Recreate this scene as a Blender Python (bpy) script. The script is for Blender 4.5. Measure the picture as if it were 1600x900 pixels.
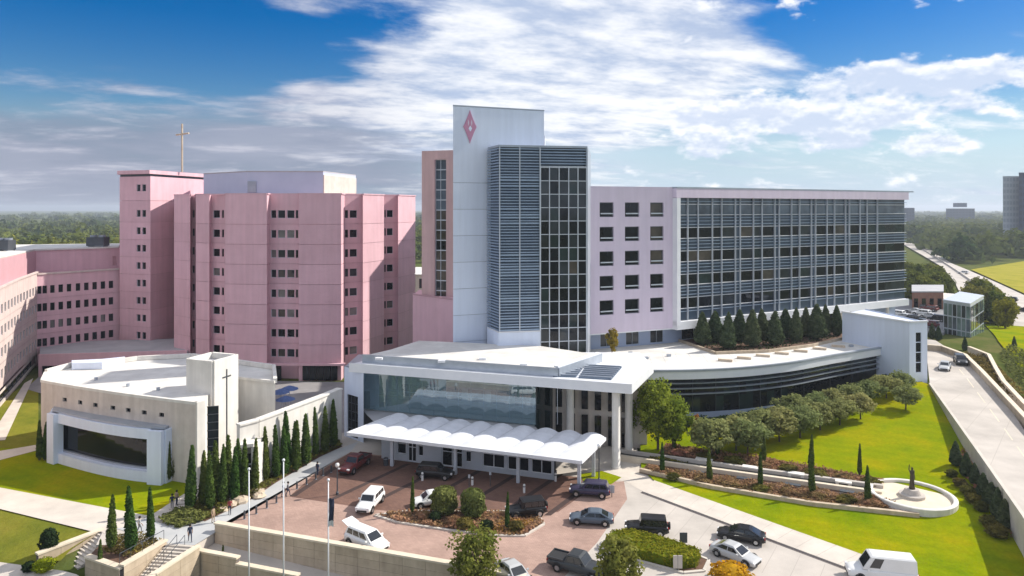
import bpy, bmesh, math, random
import numpy as np
from mathutils import Vector
for _o in list(bpy.data.objects): bpy.data.objects.remove(_o, do_unlink=True)
SC = bpy.context.scene
COL = SC.collection
R = math.radians
# ------------------------------------------------------------------ camera
F = 1081.0          # focal length in photo pixels
HY = 325.0          # eye level row in the photo
EYE = 34.0          # camera height above the forecourt
cd = bpy.data.cameras.new('camera'); cam = bpy.data.objects.new('camera', cd); COL.objects.link(cam)
cam.location = (0, 0, EYE); cam.rotation_euler = (R(90), 0, 0)
cd.sensor_width = 36; cd.lens = 36*F/1600; cd.shift_y = -(450-HY)/1600
cd.clip_start = 0.5; cd.clip_end = 20000
SC.camera = cam
# ------------------------------------------------------------------ light
SUN_AZ = R(20)      # from +X towards +Y
SUN_EL = R(38)
SV = Vector((math.cos(SUN_AZ)*math.cos(SUN_EL), math.sin(SUN_AZ)*math.cos(SUN_EL), math.sin(SUN_EL)))
sl = bpy.data.lights.new('sun', 'SUN'); sl.energy = 3.0; sl.angle = R(0.6); sl.color = (1, .94, .84)
so = bpy.data.objects.new('sun', sl); COL.objects.link(so); so.rotation_euler = SV.to_track_quat('Z', 'Y').to_euler(); so.location = (200, 200, 300)
W = bpy.data.worlds.new('World'); SC.world = W; W.use_nodes = True
SKY_K = .047
def world():
    nt = W.node_tree; nt.nodes.clear(); N = nt.nodes.new; L = nt.links.new
    def val(x):
        return x
    def M(op, a, b=None, c=None, clamp=False):
        n = N('ShaderNodeMath'); n.operation = op; n.use_clamp = clamp
        for i, q in enumerate((a, b, c)):
            if q is None: continue
            if hasattr(q, 'is_linked') or hasattr(q, 'links'): L(q, n.inputs[i])
            else: n.inputs[i].default_value = q
        return n.outputs[0]
    def smooth(x, a, b):
        n = N('ShaderNodeMapRange'); n.interpolation_type = 'SMOOTHSTEP'; L(x, n.inputs['Value'])
        n.inputs['From Min'].default_value = a; n.inputs['From Max'].default_value = b
        return n.outputs['Result']
    def comb(x, y, z):
        n = N('ShaderNodeCombineXYZ')
        for i, q in enumerate((x, y, z)):
            if hasattr(q, 'links'): L(q, n.inputs[i])
            else: n.inputs[i].default_value = q
        return n.outputs[0]
    def noise(v, sc, det=8, rough=.55, dist=0., lac=2.0):
        n = N('ShaderNodeTexNoise'); L(v, n.inputs['Vector']); n.inputs['Scale'].default_value = sc
        n.inputs['Detail'].default_value = det; n.inputs['Roughness'].default_value = rough
        n.inputs['Distortion'].default_value = dist; n.inputs['Lacunarity'].default_value = lac
        return n.outputs['Fac']
    def gauss(a, b, a0, b0, sa, sb):
        p = M('DIVIDE', M('SUBTRACT', a, a0), sa); q = M('DIVIDE', M('SUBTRACT', b, b0), sb)
        s = M('ADD', M('MULTIPLY', p, p), M('MULTIPLY', q, q))
        return M('POWER', 2.718, M('MULTIPLY', s, -1.0))
    def mix(f, a, b):
        n = N('ShaderNodeMix'); n.data_type = 'RGBA'
        L(f, n.inputs[0]) if hasattr(f, 'links') else setattr(n.inputs[0], 'default_value', f)
        for q, i in ((a, 6), (b, 7)):
            if hasattr(q, 'links'): L(q, n.inputs[i])
            else: n.inputs[i].default_value = (*q, 1)
        return n.outputs[2]
    tc = N('ShaderNodeTexCoord'); sp = N('ShaderNodeSeparateXYZ'); L(tc.outputs['Generated'], sp.inputs[0])
    x, y, z = sp.outputs
    az = M('MULTIPLY', M('ARCTAN2', x, y), 57.2958)
    el = M('MULTIPLY', M('ARCSINE', z), 57.2958)
    sky = N('ShaderNodeTexSky'); sky.sky_type = 'NISHITA'; sky.sun_disc = False
    sky.sun_elevation = SUN_EL; sky.sun_rotation = R(90)-SUN_AZ
    sky.altitude = 200; sky.air_density = 1.15; sky.dust_density = .35; sky.ozone_density = 2.5
    bl = N('ShaderNodeHueSaturation'); bl.inputs['Saturation'].default_value = 1.7; bl.inputs['Hue'].default_value = .517; bl.inputs['Value'].default_value = 1.0
    L(sky.outputs[0], bl.inputs['Color'])
    zz = M('ADD', M('MAXIMUM', z, 0.0), .15)
    px = M('DIVIDE', x, zz); py = M('DIVIDE', y, zz)
    # --- high sheet of cloud, seen in perspective on a plane; streaks fan out
    v1 = comb(M('MULTIPLY', M('ADD', px, M('MULTIPLY', py, .30)), .62), M('MULTIPLY', M('SUBTRACT', py, M('MULTIPLY', px, .30)), .95), 3.7)
    n1 = noise(v1, 1.9, 9, .60, .45)
    n1b = noise(v1, 5.5, 5, .62, 0.)
    n4 = noise(v1, .9, 3, .5, 0.)
    def G(a0, e0, sa, se, k): return M('MULTIPLY', gauss(az, el, a0, e0, sa, se), k)
    out_view = M('MAXIMUM', smooth(el, 20, 30), M('MULTIPLY', smooth(M('ABSOLUTE', az), 42, 60), smooth(el, 3, 12)))  # more bright cloud added outside the view to lift the fill light
    def total(*t):
        o = t[0]
        for q in t[1:]: o = M('ADD', o, q)
        return o
    cov = total(G(2, 16, 8.5, 8, .40), G(13, 13.2, 10, 3.6, .34), G(4, 8.5, 15, 3.4, .36), G(-6, 12, 5, 2.0, .12), G(-24, 8.3, 13, 1.7, .17), G(-17.5, 15.8, 5, 1.5, .42), G(-6.5, 11.8, 4.5, 1.3, .2), G(-16, 9.5, 2.2, .8, .22), G(35, 16.4, 5, 1.2, .12),
                G(-28, 14.0, 13, 3.6, -.55), G(27.5, 13.2, 6.5, 3.4, -.45), M('MULTIPLY', out_view, .20), -.02)
    d1 = M('ADD', M('ADD', M('SUBTRACT', n1, .5), M('MULTIPLY', M('SUBTRACT', n1b, .5), .30)), cov)
    m1 = smooth(d1, -.04, .26)
    # --- low even veil toward the left horizon
    v3 = comb(M('MULTIPLY', az, .05), M('MULTIPLY', el, .30), 7.1); n3 = noise(v3, 1.2, 4, .55, 0.)
    low = M('ADD', M('MULTIPLY', smooth(el, 10.5, 5.0), 1.0), M('MULTIPLY', M('SUBTRACT', n3, .5), 1.5))
    m0 = M('MULTIPLY', smooth(low, .30, 1.1), M('ADD', M('MULTIPLY', smooth(az, 16, -6), .72), .22))
    # --- cumulus banks low on the right
    def cum(eloff):
        v = comb(M('MULTIPLY', az, .115), M('MULTIPLY', M('ADD', el, eloff), .21), 1.3); return noise(v, 1.9, 7, .60, 0.)
    n2 = cum(0.); n2b = cum(.5)
    cov2 = total(G(31, 9.2, 9, 1.35, .34), G(20, 7.0, 9, 1.5, .26), G(33, 6.9, 9, 1.0, .22), G(31, 4.6, 8, .7, .17), G(16, 4.6, 8, .8, .12), G(34, 15.9, 4, .9, .13), G(28, 12.6, 10, 1.6, -.2), M('MULTIPLY', smooth(az, 11, -4), -.4), -.08)
    d2 = M('ADD', M('SUBTRACT', n2, .5), cov2)
    m2 = smooth(d2, -.02, .12)
    shade2 = smooth(M('ADD', M('SUBTRACT', n2, n2b), M('MULTIPLY', d2, -.3)), -.11, .10)
    # --- colours
    brightc = mix(smooth(M('ADD', M('MULTIPLY', n1b, .55), M('MULTIPLY', n4, .45)), .38, .60), (.25, .30, .40), (.53, .535, .55))
    leftc = mix(smooth(n1b, .3, .65), (.18, .195, .26), (.33, .335, .385))
    c1 = mix(M('MAXIMUM', smooth(az, -22, -4), out_view), leftc, brightc)
    c2 = mix(shade2, (.34, .385, .475), (.58, .58, .585))
    c0 = mix(smooth(n3, .35, .65), (.115, .135, .195), (.185, .20, .26)); c0 = mix(smooth(az, -12, 10), c0, (.42, .46, .53))
    bs = N('ShaderNodeVectorMath'); bs.operation = 'SCALE'; L(bl.outputs[0], bs.inputs[0]); bs.inputs['Scale'].default_value = SKY_K
    air = mix(M('MULTIPLY', smooth(el, 8.5, .5), .8), bs.outputs[0], mix(smooth(az, -24, 4), (.17, .22, .31), (.23, .33, .46)))
    out = mix(M('MULTIPLY', m0, .95), air, c0)
    out = mix(M('MULTIPLY', m1, .95), out, c1)
    out = mix(M('MULTIPLY', m2, .92), out, c2)
    out = mix(smooth(z, -.02, .0), (.16, .18, .17), out)
    bg = N('ShaderNodeBackground'); L(out, bg.inputs['Color']); bg.inputs['Strength'].default_value = 1.0
    o = N('ShaderNodeOutputWorld'); L(bg.outputs[0], o.inputs['Surface'])
world()
W.cycles.sampling_method = 'MANUAL'; W.cycles.sample_map_resolution = 512
SC.view_settings.view_transform = 'Standard'; SC.view_settings.look = 'None'
SC.view_settings.gamma = 1; SC.view_settings.use_curve_mapping = False
SC.view_settings.exposure = 1.02
SC.render.engine = 'CYCLES'
SC.cycles.max_bounces = 5; SC.cycles.diffuse_bounces = 3; SC.cycles.transparent_max_bounces = 10; SC.cycles.volume_bounces = 0
# ------------------------------------------------------------------ survey helpers (photo pixel + height or depth -> ground position)
def on(x, d): return ((x-800)/F*d, d)
def at(x, y, z=0.):
    d = F*(EYE-z)/(y-HY); return ((x-800)/F*d, d)
def sst(a, b, x):
    t = min(1, max(0, (x-a)/(b-a))); return t*t*(3-2*t)
def lawn(X, Y):                     # the garden slope that climbs to the ramp road
    v = .048*(Y-84)+.044*(X-22)
    s = .5*(v+math.sqrt(v*v+.08))
    s = min(s, 3.85)
    far = 1-sst(105, 172, math.hypot(X-60, Y-60))
    return s*far
_wa, _wb = at(-120, 766), at(150, 833)
def terrain(X, Y):
    dx, dy = _wb[0]-_wa[0], _wb[1]-_wa[1]; L_ = math.hypot(dx, dy)
    sd = ((X-_wa[0])*-dy+(Y-_wa[1])*dx)/L_          # distance behind the chapel walk edge
    lawn_low = max(-4.3, min(-.1, -.1+.24*sd))
    plat = -4.3+4.2*min(1, max(0, (Y-86)/18.))
    k = sst(-43, -36, X); low = lawn_low*(1-k)+plat*k
    if X > 14: low = -4.3 if Y < 62 else -.1
    return low+(lawn(X, Y) if X > 10 else 0)
def at_lawn(x, y):
    z = 0.
    for _ in range(30):
        X, Y = at(x, y, z); z = .5*z+.5*lawn(X, Y)
    return (X, Y, lawn(X, Y))
def at_ter(x, y):
    z = -1.
    for _ in range(60):
        X, Y = at(x, y, z); z = .6*z+.4*terrain(X, Y)
    return (X, Y, terrain(X, Y))
def ux(p0, p1, x):                  # distance along the line p0-p1 where photo column x meets it
    k = (x-800)/F; dx, dy = p1[0]-p0[0], p1[1]-p0[1]; L = math.hypot(dx, dy); dx /= L; dy /= L
    return (k*p0[1]-p0[0])/(dx-k*dy)
def lerp2(a, b, t): return (a[0]+(b[0]-a[0])*t, a[1]+(b[1]-a[1])*t)
# ------------------------------------------------------------------ materials
MATS = {}
def mat(name, c, rough=.8, c2=None, scale=1.0, bump=0., bscale=20., metal=0., spec=.4, var=.12, stain=0., world_pos=False, det=5, objvar=0.):
    m = bpy.data.materials.new(name); m.use_nodes = True; nt = m.node_tree; N = nt.nodes.new; L = nt.links.new
    b = nt.nodes['Principled BSDF']; b.inputs['Roughness'].default_value = rough; b.inputs['Metallic'].default_value = metal
    b.inputs['Specular IOR Level'].default_value = spec
    if c2 is None: c2 = tuple(max(0, q*(1-var*2)) for q in c)
    if world_pos: src = N('ShaderNodeNewGeometry').outputs['Position']
    else: src = N('ShaderNodeTexCoord').outputs['Object']
    n = N('ShaderNodeTexNoise'); n.inputs['Scale'].default_value = scale; n.inputs['Detail'].default_value = det; n.inputs['Roughness'].default_value = .62
    L(src, n.inputs['Vector'])
    cr = N('ShaderNodeValToRGB'); cr.color_ramp.elements[0].position = .32; cr.color_ramp.elements[1].position = .68
    cr.color_ramp.elements[0].color = (*c2, 1); cr.color_ramp.elements[1].color = (*c, 1)
    L(n.outputs['Fac'], cr.inputs['Fac']); out = cr.outputs['Color']
    if stain > 0:
        mp = N('ShaderNodeMapping'); mp.inputs['Scale'].default_value = (1.2, 1.2, .09); L(src, mp.inputs['Vector'])
        n2 = N('ShaderNodeTexNoise'); n2.inputs['Scale'].default_value = 1.0; n2.inputs['Detail'].default_value = 6; L(mp.outputs[0], n2.inputs['Vector'])
        mr = N('ShaderNodeMapRange'); mr.inputs['From Min'].default_value = .35; mr.inputs['From Max'].default_value = .7
        mr.inputs['To Min'].default_value = 1-stain; mr.inputs['To Max'].default_value = 1; L(n2.outputs['Fac'], mr.inputs['Value'])
        mx = N('ShaderNodeVectorMath'); mx.operation = 'SCALE'; L(out, mx.inputs[0]); L(mr.outputs[0], mx.inputs['Scale']); out = mx.outputs[0]
    if objvar:
        oi = N('ShaderNodeObjectInfo'); mo = N('ShaderNodeMapRange'); mo.inputs['To Min'].default_value = 1-objvar; mo.inputs['To Max'].default_value = 1+objvar*.5; L(oi.outputs['Random'], mo.inputs['Value'])
        mx2 = N('ShaderNodeVectorMath'); mx2.operation = 'SCALE'; L(out, mx2.inputs[0]); L(mo.outputs[0], mx2.inputs['Scale']); out = mx2.outputs[0]
    L(out, b.inputs['Base Color'])
    if bump:
        bn = N('ShaderNodeTexNoise'); bn.inputs['Scale'].default_value = bscale; bn.inputs['Detail'].default_value = 6; L(src, bn.inputs['Vector'])
        bp = N('ShaderNodeBump'); bp.inputs['Strength'].default_value = bump; bp.inputs['Distance'].default_value = .05
        L(bn.outputs['Fac'], bp.inputs['Height']); L(bp.outputs[0], b.inputs['Normal'])
    MATS[name] = m; return m
def leafmat(name, c, c2, trans=.3, scale=1.2, world_pos=False, hue=.04):
    m = bpy.data.materials.new(name); m.use_nodes = True; nt = m.node_tree; nt.nodes.clear(); N = nt.nodes.new; L = nt.links.new
    src = N('ShaderNodeNewGeometry').outputs['Position'] if world_pos else N('ShaderNodeTexCoord').outputs['Object']
    n = N('ShaderNodeTexNoise'); n.inputs['Scale'].default_value = scale; n.inputs['Detail'].default_value = 4; L(src, n.inputs['Vector'])
    cr = N('ShaderNodeValToRGB'); cr.color_ramp.elements[0].position = .35; cr.color_ramp.elements[1].position = .66
    cr.color_ramp.elements[0].color = (*c2, 1); cr.color_ramp.elements[1].color = (*c, 1); L(n.outputs['Fac'], cr.inputs['Fac'])
    oi = N('ShaderNodeObjectInfo'); hs = N('ShaderNodeHueSaturation')
    mh = N('ShaderNodeMapRange'); mh.inputs['To Min'].default_value = .5-hue; mh.inputs['To Max'].default_value = .5+hue*.6; L(oi.outputs['Random'], mh.inputs['Value'])
    mv = N('ShaderNodeMapRange'); mv.inputs['To Min'].default_value = 1.15; mv.inputs['To Max'].default_value = .8; L(oi.outputs['Random'], mv.inputs['Value'])
    L(mh.outputs[0], hs.inputs['Hue']); L(mv.outputs[0], hs.inputs['Value']); L(cr.outputs[0], hs.inputs['Color'])
    d = N('ShaderNodeBsdfDiffuse'); t = N('ShaderNodeBsdfTranslucent'); mx = N('ShaderNodeMixShader'); mx.inputs[0].default_value = trans
    L(hs.outputs[0], d.inputs['Color']); L(hs.outputs[0], t.inputs['Color']); L(d.outputs[0], mx.inputs[1]); L(t.outputs[0], mx.inputs[2])
    o = N('ShaderNodeOutputMaterial'); L(mx.outputs[0], o.inputs['Surface']); MATS[name] = m; return m
def glassmat(name, c, rough=.04, spec=.45, scale=.25, c2=None, ior=1.5):
    m = mat(name, c, rough, c2 or tuple(q*.4 for q in c), scale, spec=spec, det=2); m.node_tree.nodes['Principled BSDF'].inputs['IOR'].default_value = ior
    return m
mat('pink', (.76, .49, .55), .85, (.70, .44, .495), .3, .12, 6, stain=.10, objvar=.07)
mat('pink_dark', (.56, .33, .37), .85, (.50, .30, .33), .4, .1, 6)
mat('salmon', (.74, .50, .49), .85, (.68, .45, .44), .4, .1, 6, stain=.14)
mat('sunlit_pink', (.70, .58, .54), .8, (.62, .51, .48), .4, .1, 6, stain=.14)  # pink lightened so the sunlit look sits in the wall colour
mat('lilac', (.71, .62, .74), .55, (.67, .58, .71), .25, .05, 4, stain=.08, spec=.4)
mat('white_panel', (.76, .83, .97), .45, (.72, .79, .94), .2, .03, 3, stain=.07, objvar=.05)
mat('white_stone', (.80, .77, .72), .85, (.72, .69, .64), .6, .12, 8, stain=.14)
mat('cream_stone', (.70, .63, .57), .85, (.61, .54, .48), .8, .15, 8, stain=.16)
mat('lime_wall', (.62, .51, .38), .85, (.50, .40, .29), .7, .2, 8, stain=.2, objvar=.12)
mat('cap_stone', (.72, .63, .50), .8, (.62, .53, .41), .9, .15, 8)
mat('roof_white', (.76, .74, .70), .75, (.58, .56, .53), .3, .06, 5, spec=.3)
mat('roof_grey', (.45, .45, .47), .85, (.36, .36, .38), .25, .1, 5)
mat('metal_white', (.80, .81, .84), .4, (.72, .74, .78), .4, spec=.5)
mat('metal_grey', (.42, .46, .52), .4, (.34, .38, .44), .5, metal=.4)
mat('metal_dark', (.10, .11, .13), .45, (.07, .08, .09), .6, metal=.3)
mat('louvre', (.33, .42, .54), .4, (.26, .34, .46), .3, metal=.35)
mat('louvre_back', (.10, .14, .20), .5, (.06, .09, .14), .3)
mat('frame_light', (.60, .64, .70), .4, (.54, .58, .64), .5, metal=.2)
mat('blueblock', (.36, .43, .58), .6, (.32, .38, .52), .3)
mat('teal_band', (.24, .29, .35), .35, (.19, .24, .30), .3, metal=.3)
glassmat('pane_dark', (.010, .013, .019), spec=.3)
glassmat('pane_mid', (.035, .045, .055))
glassmat('pane_warm', (.10, .085, .07), .12)
glassmat('pane_sky', (.11, .15, .19), .05)  # lighter tone puts the reflected sky into the pane colour
glassmat('pane_teal', (.025, .045, .05))
glassmat('pane_blind', (.26, .25, .24), .2)
mat('spandrel', (.075, .105, .15), .2, (.05, .075, .11), .3, spec=.5, objvar=.2)
mat('concrete', (.56, .51, .46), .9, (.44, .40, .36), .18, .15, 14, world_pos=True)
mat('concrete_road', (.56, .51, .46), .9, (.40, .365, .33), .16, .15, 18, world_pos=True, det=10)
mat('sidewalk', (.64, .58, .51), .9, (.50, .45, .40), .3, .15, 14, world_pos=True)
mat('plaza', (.50, .50, .50), .85, (.40, .41, .42), .3, .12, 14, world_pos=True)
mat('asphalt', (.30, .30, .31), .9, (.22, .22, .23), .1, .2, 20, world_pos=True)
mat('kerb', (.62, .57, .51), .9, (.50, .46, .41), .6, .1, 14)
mat('gutter', (.16, .14, .13), .9, (.12, .10, .1), .6)
mat('joint_fill', (.38, .34, .31), .9, (.33, .30, .27), .6)
mat('mulch', (.17, .095, .06), .95, (.09, .05, .035), 1.4, .6, 12, world_pos=True, det=8)
mat('rock', (.66, .55, .42), .9, (.48, .38, .28), 1.2, .5, 5)
mat('bark', (.13, .10, .08), .95, (.07, .05, .04), 3, .5, 18)
mat('courtyard', (.30, .29, .29), .9, (.22, .21, .21), .3, .12, 14, world_pos=True)
mat('bronze', (.10, .085, .06), .45, (.06, .05, .035), 3, metal=.6)
mat('tyre', (.018, .018, .018), .8)
mat('rim', (.55, .56, .58), .3, metal=.8)
mat('carglass', (.02, .024, .03), .06, spec=.8)
mat('headlight', (.8, .8, .82), .15, spec=.8)
mat('taillight', (.35, .015, .012), .25)
mat('trim', (.03, .03, .032), .6)
mat('vault', (.78, .80, .85), .5, (.70, .72, .78), .7, spec=.35, stain=.12, objvar=.06)
mat('haze_far', (.06, .085, .15), .9, (.05, .07, .125), .02, spec=.1)  # blue of distance haze put into the wall colour
mat('far_window', (.045, .06, .105), .9, spec=.1)  # far windows kept near wall tone, haze fading put into the colour
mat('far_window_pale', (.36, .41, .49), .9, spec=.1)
mat('emblem', (.56, .27, .40), .5, (.50, .22, .35), .8)
glassmat('pane_green', (.20, .28, .27), .1)
mat('brick', (.34, .18, .13), .9, (.26, .13, .1), .8, .2, 10)
def paver(name, a, b, cdark):
    m = bpy.data.materials.new(name); m.use_nodes = True; nt = m.node_tree; N = nt.nodes.new; L = nt.links.new
    bs = nt.nodes['Principled BSDF']; bs.inputs['Roughness'].default_value = .88; bs.inputs['Specular IOR Level'].default_value = .25
    g = N('ShaderNodeNewGeometry'); br = N('ShaderNodeTexBrick'); mp = N('ShaderNodeMapping'); mp.inputs['Rotation'].default_value = (0, 0, R(18))
    L(g.outputs['Position'], mp.inputs['Vector']); L(mp.outputs[0], br.inputs['Vector'])
    br.inputs['Scale'].default_value = 1.0; br.inputs['Brick Width'].default_value = .42; br.inputs['Row Height'].default_value = .21; br.inputs['Mortar Size'].default_value = .012
    br.inputs['Color1'].default_value = (*a, 1); br.inputs['Color2'].default_value = (*b, 1); br.inputs['Mortar'].default_value = (*cdark, 1); br.inputs['Bias'].default_value = 0
    n = N('ShaderNodeTexNoise'); n.inputs['Scale'].default_value = .22; n.inputs['Detail'].default_value = 8; n.inputs['Roughness'].default_value = .65; L(g.outputs['Position'], n.inputs['Vector'])
    mr = N('ShaderNodeMapRange'); mr.inputs['From Min'].default_value = .3; mr.inputs['From Max'].default_value = .7; mr.inputs['To Min'].default_value = .74; mr.inputs['To Max'].default_value = 1.12
    L(n.outputs['Fac'], mr.inputs['Value']); s = N('ShaderNodeVectorMath'); s.operation = 'SCALE'; L(br.outputs['Color'], s.inputs[0]); L(mr.outputs[0], s.inputs['Scale'])
    L(s.outputs[0], bs.inputs['Base Color']); MATS[name] = m
paver('paver_pink', (.45, .305, .25), (.39, .26, .215), (.29, .20, .165))
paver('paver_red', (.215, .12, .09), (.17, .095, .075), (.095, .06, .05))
paver('paver_band', (.085, .055, .05), (.07, .045, .04), (.04, .03, .03))
def grassmat(name, a, b, c):
    m = bpy.data.materials.new(name); m.use_nodes = True; nt = m.node_tree; N = nt.nodes.new; L = nt.links.new
    bs = nt.nodes['Principled BSDF']; bs.inputs['Roughness'].default_value = 1; bs.inputs['Specular IOR Level'].default_value = .0
    g = N('ShaderNodeNewGeometry')
    def nz(s, d): 
        n = N('ShaderNodeTexNoise'); n.inputs['Scale'].default_value = s; n.inputs['Detail'].default_value = d; n.inputs['Roughness'].default_value = .65; L(g.outputs['Position'], n.inputs['Vector']); return n.outputs['Fac']
    cr = N('ShaderNodeValToRGB'); e = cr.color_ramp.elements; e[0].position = .33; e[1].position = .68; e[0].color = (*a, 1); e[1].color = (*c, 1)
    q = e.new(.5); q.color = (*b, 1); L(nz(.11, 7), cr.inputs['Fac'])
    # mower stripes
    w = N('ShaderNodeTexWave'); w.inputs['Scale'].default_value = .16; w.inputs['Distortion'].default_value = 1.2; w.inputs['Detail Scale'].default_value = .4
    mp = N('ShaderNodeMapping'); mp.inputs['Rotation'].default_value = (0, 0, R(-62)); L(g.outputs['Position'], mp.inputs['Vector']); L(mp.outputs[0], w.inputs['Vector'])
    f = N('ShaderNodeMath'); f.operation = 'MULTIPLY_ADD'; L(nz(2.6, 8), f.inputs[0]); f.inputs[1].default_value = .75; f.inputs[2].default_value = .60
    f2 = N('ShaderNodeMath'); f2.operation = 'MULTIPLY_ADD'; L(w.outputs['Fac'], f2.inputs[0]); f2.inputs[1].default_value = .07; L(f.outputs[0], f2.inputs[2])
    s = N('ShaderNodeVectorMath'); s.operation = 'SCALE'; L(cr.outputs[0], s.inputs[0]); L(f2.outputs[0], s.inputs['Scale']); L(s.outputs[0], bs.inputs['Base Color'])
    bp = N('ShaderNodeBump'); bp.inputs['Strength'].default_value = .7; bp.inputs['Distance'].default_value = .08; L(nz(7, 6), bp.inputs['Height']); L(bp.outputs[0], bs.inputs['Normal'])
    MATS[name] = m
grassmat('grass', (.13, .20, .004), (.21, .245, .003), (.30, .265, .004))
grassmat('grass_dull', (.13, .15, .020), (.19, .19, .026), (.23, .19, .035))
grassmat('wild', (.06, .085, .02), (.09, .11, .03), (.14, .13, .05))
grassmat('field', (.24, .24, .03), (.32, .29, .04), (.36, .30, .06))
leafmat('leaf_cypress', (.088, .145, .030), (.038, .070, .018), .2, 1.6)
leafmat('leaf_cone', (.115, .15, .075), (.055, .082, .042), .25, 1.4)
leafmat('leaf_tree', (.27, .34, .045), (.13, .19, .028), .45, .8, hue=.03)
leafmat('leaf_row', (.34, .37, .15), (.20, .23, .085), .42, .9)
leafmat('leaf_fg', (.30, .30, .07), (.14, .17, .03), .4, .7)
leafmat('leaf_bush', (.16, .20, .06), (.075, .105, .03), .25, 1.2)
leafmat('leaf_dark', (.035, .06, .026), (.018, .032, .014), .2, 1.2)
leafmat('leaf_lime', (.38, .40, .02), (.20, .25, .015), .35, 2)
leafmat('leaf_yellow', (.65, .42, .015), (.38, .26, .02), .35, 2.2)
leafmat('leaf_hedge', (.22, .25, .02), (.14, .17, .015), .3, 1.5)
leafmat('leaf_rust', (.42, .25, .14), (.24, .17, .07), .25, .9, world_pos=True)
leafmat('leaf_cover', (.22, .20, .045), (.10, .10, .03), .3, .7, world_pos=True)
leafmat('leaf_wood', (.18, .20, .04), (.045, .078, .03), .25, .016, world_pos=True)  # broad dark and light patches put clump shade into the foliage colour
leafmat('leaf_wood_near', (.20, .22, .04), (.08, .11, .025), .3, .5)
leafmat('leaf_gold', (.42, .27, .06), (.26, .17, .04), .3, 1.3)
# ------------------------------------------------------------------ mesh builder
class MB:
    def __init__(s): s.v = []; s.f = []; s.mi = []
    def add(s, vs, fs, mi=0):
        o = len(s.v); s.v += [tuple(q) for q in vs]; s.f += [tuple(i+o for i in q) for q in fs]; s.mi += [mi]*len(fs); return s
    def poly(s, pts, mi=0): return s.add(pts, [range(len(pts))], mi)
    def box(s, c, d, rz=0., mi=0):
        ca, sa = math.cos(rz), math.sin(rz); vs = []
        for z in (-1, 1):
            for x, y in ((-1, -1), (1, -1), (1, 1), (-1, 1)):
                a, b = x*d[0]/2, y*d[1]/2; vs.append((c[0]+a*ca-b*sa, c[1]+a*sa+b*ca, c[2]+z*d[2]/2))
        return s.add(vs, [(3, 2, 1, 0), (4, 5, 6, 7), (0, 1, 5, 4), (1, 2, 6, 5), (2, 3, 7, 6), (3, 0, 4, 7)], mi)
    def prism(s, pts, z0, z1, mi=0, mtop=None):
        n = len(pts); zb = z0 if callable(z0) else (lambda x, y: z0); zt = z1 if callable(z1) else (lambda x, y: z1)
        vs = [(p[0], p[1], zb(*p)) for p in pts]+[(p[0], p[1], zt(*p)) for p in pts]
        s.add(vs, [(i, (i+1) % n, (i+1) % n+n, i+n) for i in range(n)]+[tuple(range(n))[::-1]], mi)
        s.add(vs[n:], [tuple(range(n))], mi if mtop is None else mtop); return s
    def bar(s, p, q, w, z0, z1, mi=0):      # upright slab from p to q in plan
        dx, dy = q[0]-p[0], q[1]-p[1]; L = math.hypot(dx, dy) or 1; nx, ny = -dy/L*w/2, dx/L*w/2
        return s.prism([(p[0]+nx, p[1]+ny), (p[0]-nx, p[1]-ny), (q[0]-nx, q[1]-ny), (q[0]+nx, q[1]+ny)], z0, z1, mi)
    def tube(s, pts, rad, n=8, mi=0, cap=True):
        pts = [Vector(p) for p in pts]; rr = rad if hasattr(rad, '__len__') else [rad]*len(pts); vs = []
        for i, p in enumerate(pts):
            t = (pts[min(i+1, len(pts)-1)]-pts[max(i-1, 0)]).normalized(); u = t.orthogonal().normalized() if abs(t.z) < .9 else Vector((1, 0, 0)).cross(t).normalized(); w = t.cross(u)
            for k in range(n):
                a = 2*math.pi*k/n; vs.append(p+(u*math.cos(a)+w*math.sin(a))*rr[i])
        fs = [(i*n+k, i*n+(k+1) % n, (i+1)*n+(k+1) % n, (i+1)*n+k) for i in range(len(pts)-1) for k in range(n)]
        if cap: fs += [tuple(range(n))[::-1], tuple(range((len(pts)-1)*n, len(pts)*n))]
        return s.add(vs, fs, mi)
    def lathe(s, prof, n=16, c=(0, 0, 0), mi=0):
        vs = []
        for r, z in prof:
            for k in range(n): a = 2*math.pi*k/n; vs.append((c[0]+r*math.cos(a), c[1]+r*math.sin(a), c[2]+z))
        fs = [(i*n+k, i*n+(k+1) % n, (i+1)*n+(k+1) % n, (i+1)*n+k) for i in range(len(prof)-1) for k in range(n)]
        return s.add(vs, fs, mi)
    def build(s, name, m, parent=None, smooth=False, world_coords=True):
        me = bpy.data.meshes.new(name); vs = s.v
        if parent is not None and world_coords:
            o = origin(parent); vs = [(a-o[0], b-o[1], c-o[2]) for a, b, c in vs]
        me.from_pydata(vs, [], s.f)
        ms = m if isinstance(m, (list, tuple)) else [m]
        for q in ms: me.materials.append(MATS[q])
        if len(ms) > 1: me.polygons.foreach_set('material_index', s.mi)
        if smooth: me.polygons.foreach_set('use_smooth', [True]*len(me.polygons))
        me.update(); return link(name, me, parent)
ORG = {}
def origin(o): return ORG.get(o.name, (0, 0, 0))
def link(name, me, parent=None, loc=None):
    o = bpy.data.objects.new(name, me); COL.objects.link(o)
    if parent is not None: o.parent = parent; ORG[o.name] = origin(parent)
    if loc is not None: o.location = loc
    return o
def tag(o, label=None, cat=None, group=None, kind=None):
    if label: o['label'] = label
    if cat: o['category'] = cat
    if group: o['group'] = group
    if kind: o['kind'] = kind
    return o
def thing(name, label, cat, loc=(0, 0, 0), group=None, rz=0.):
    o = bpy.data.objects.new(name, None); COL.objects.link(o); o.empty_display_size = .2
    o.location = loc; o.rotation_euler = (0, 0, rz); ORG[o.name] = tuple(loc); return tag(o, label, cat, group)
def struct(o): o['kind'] = 'structure'; return o
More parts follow.
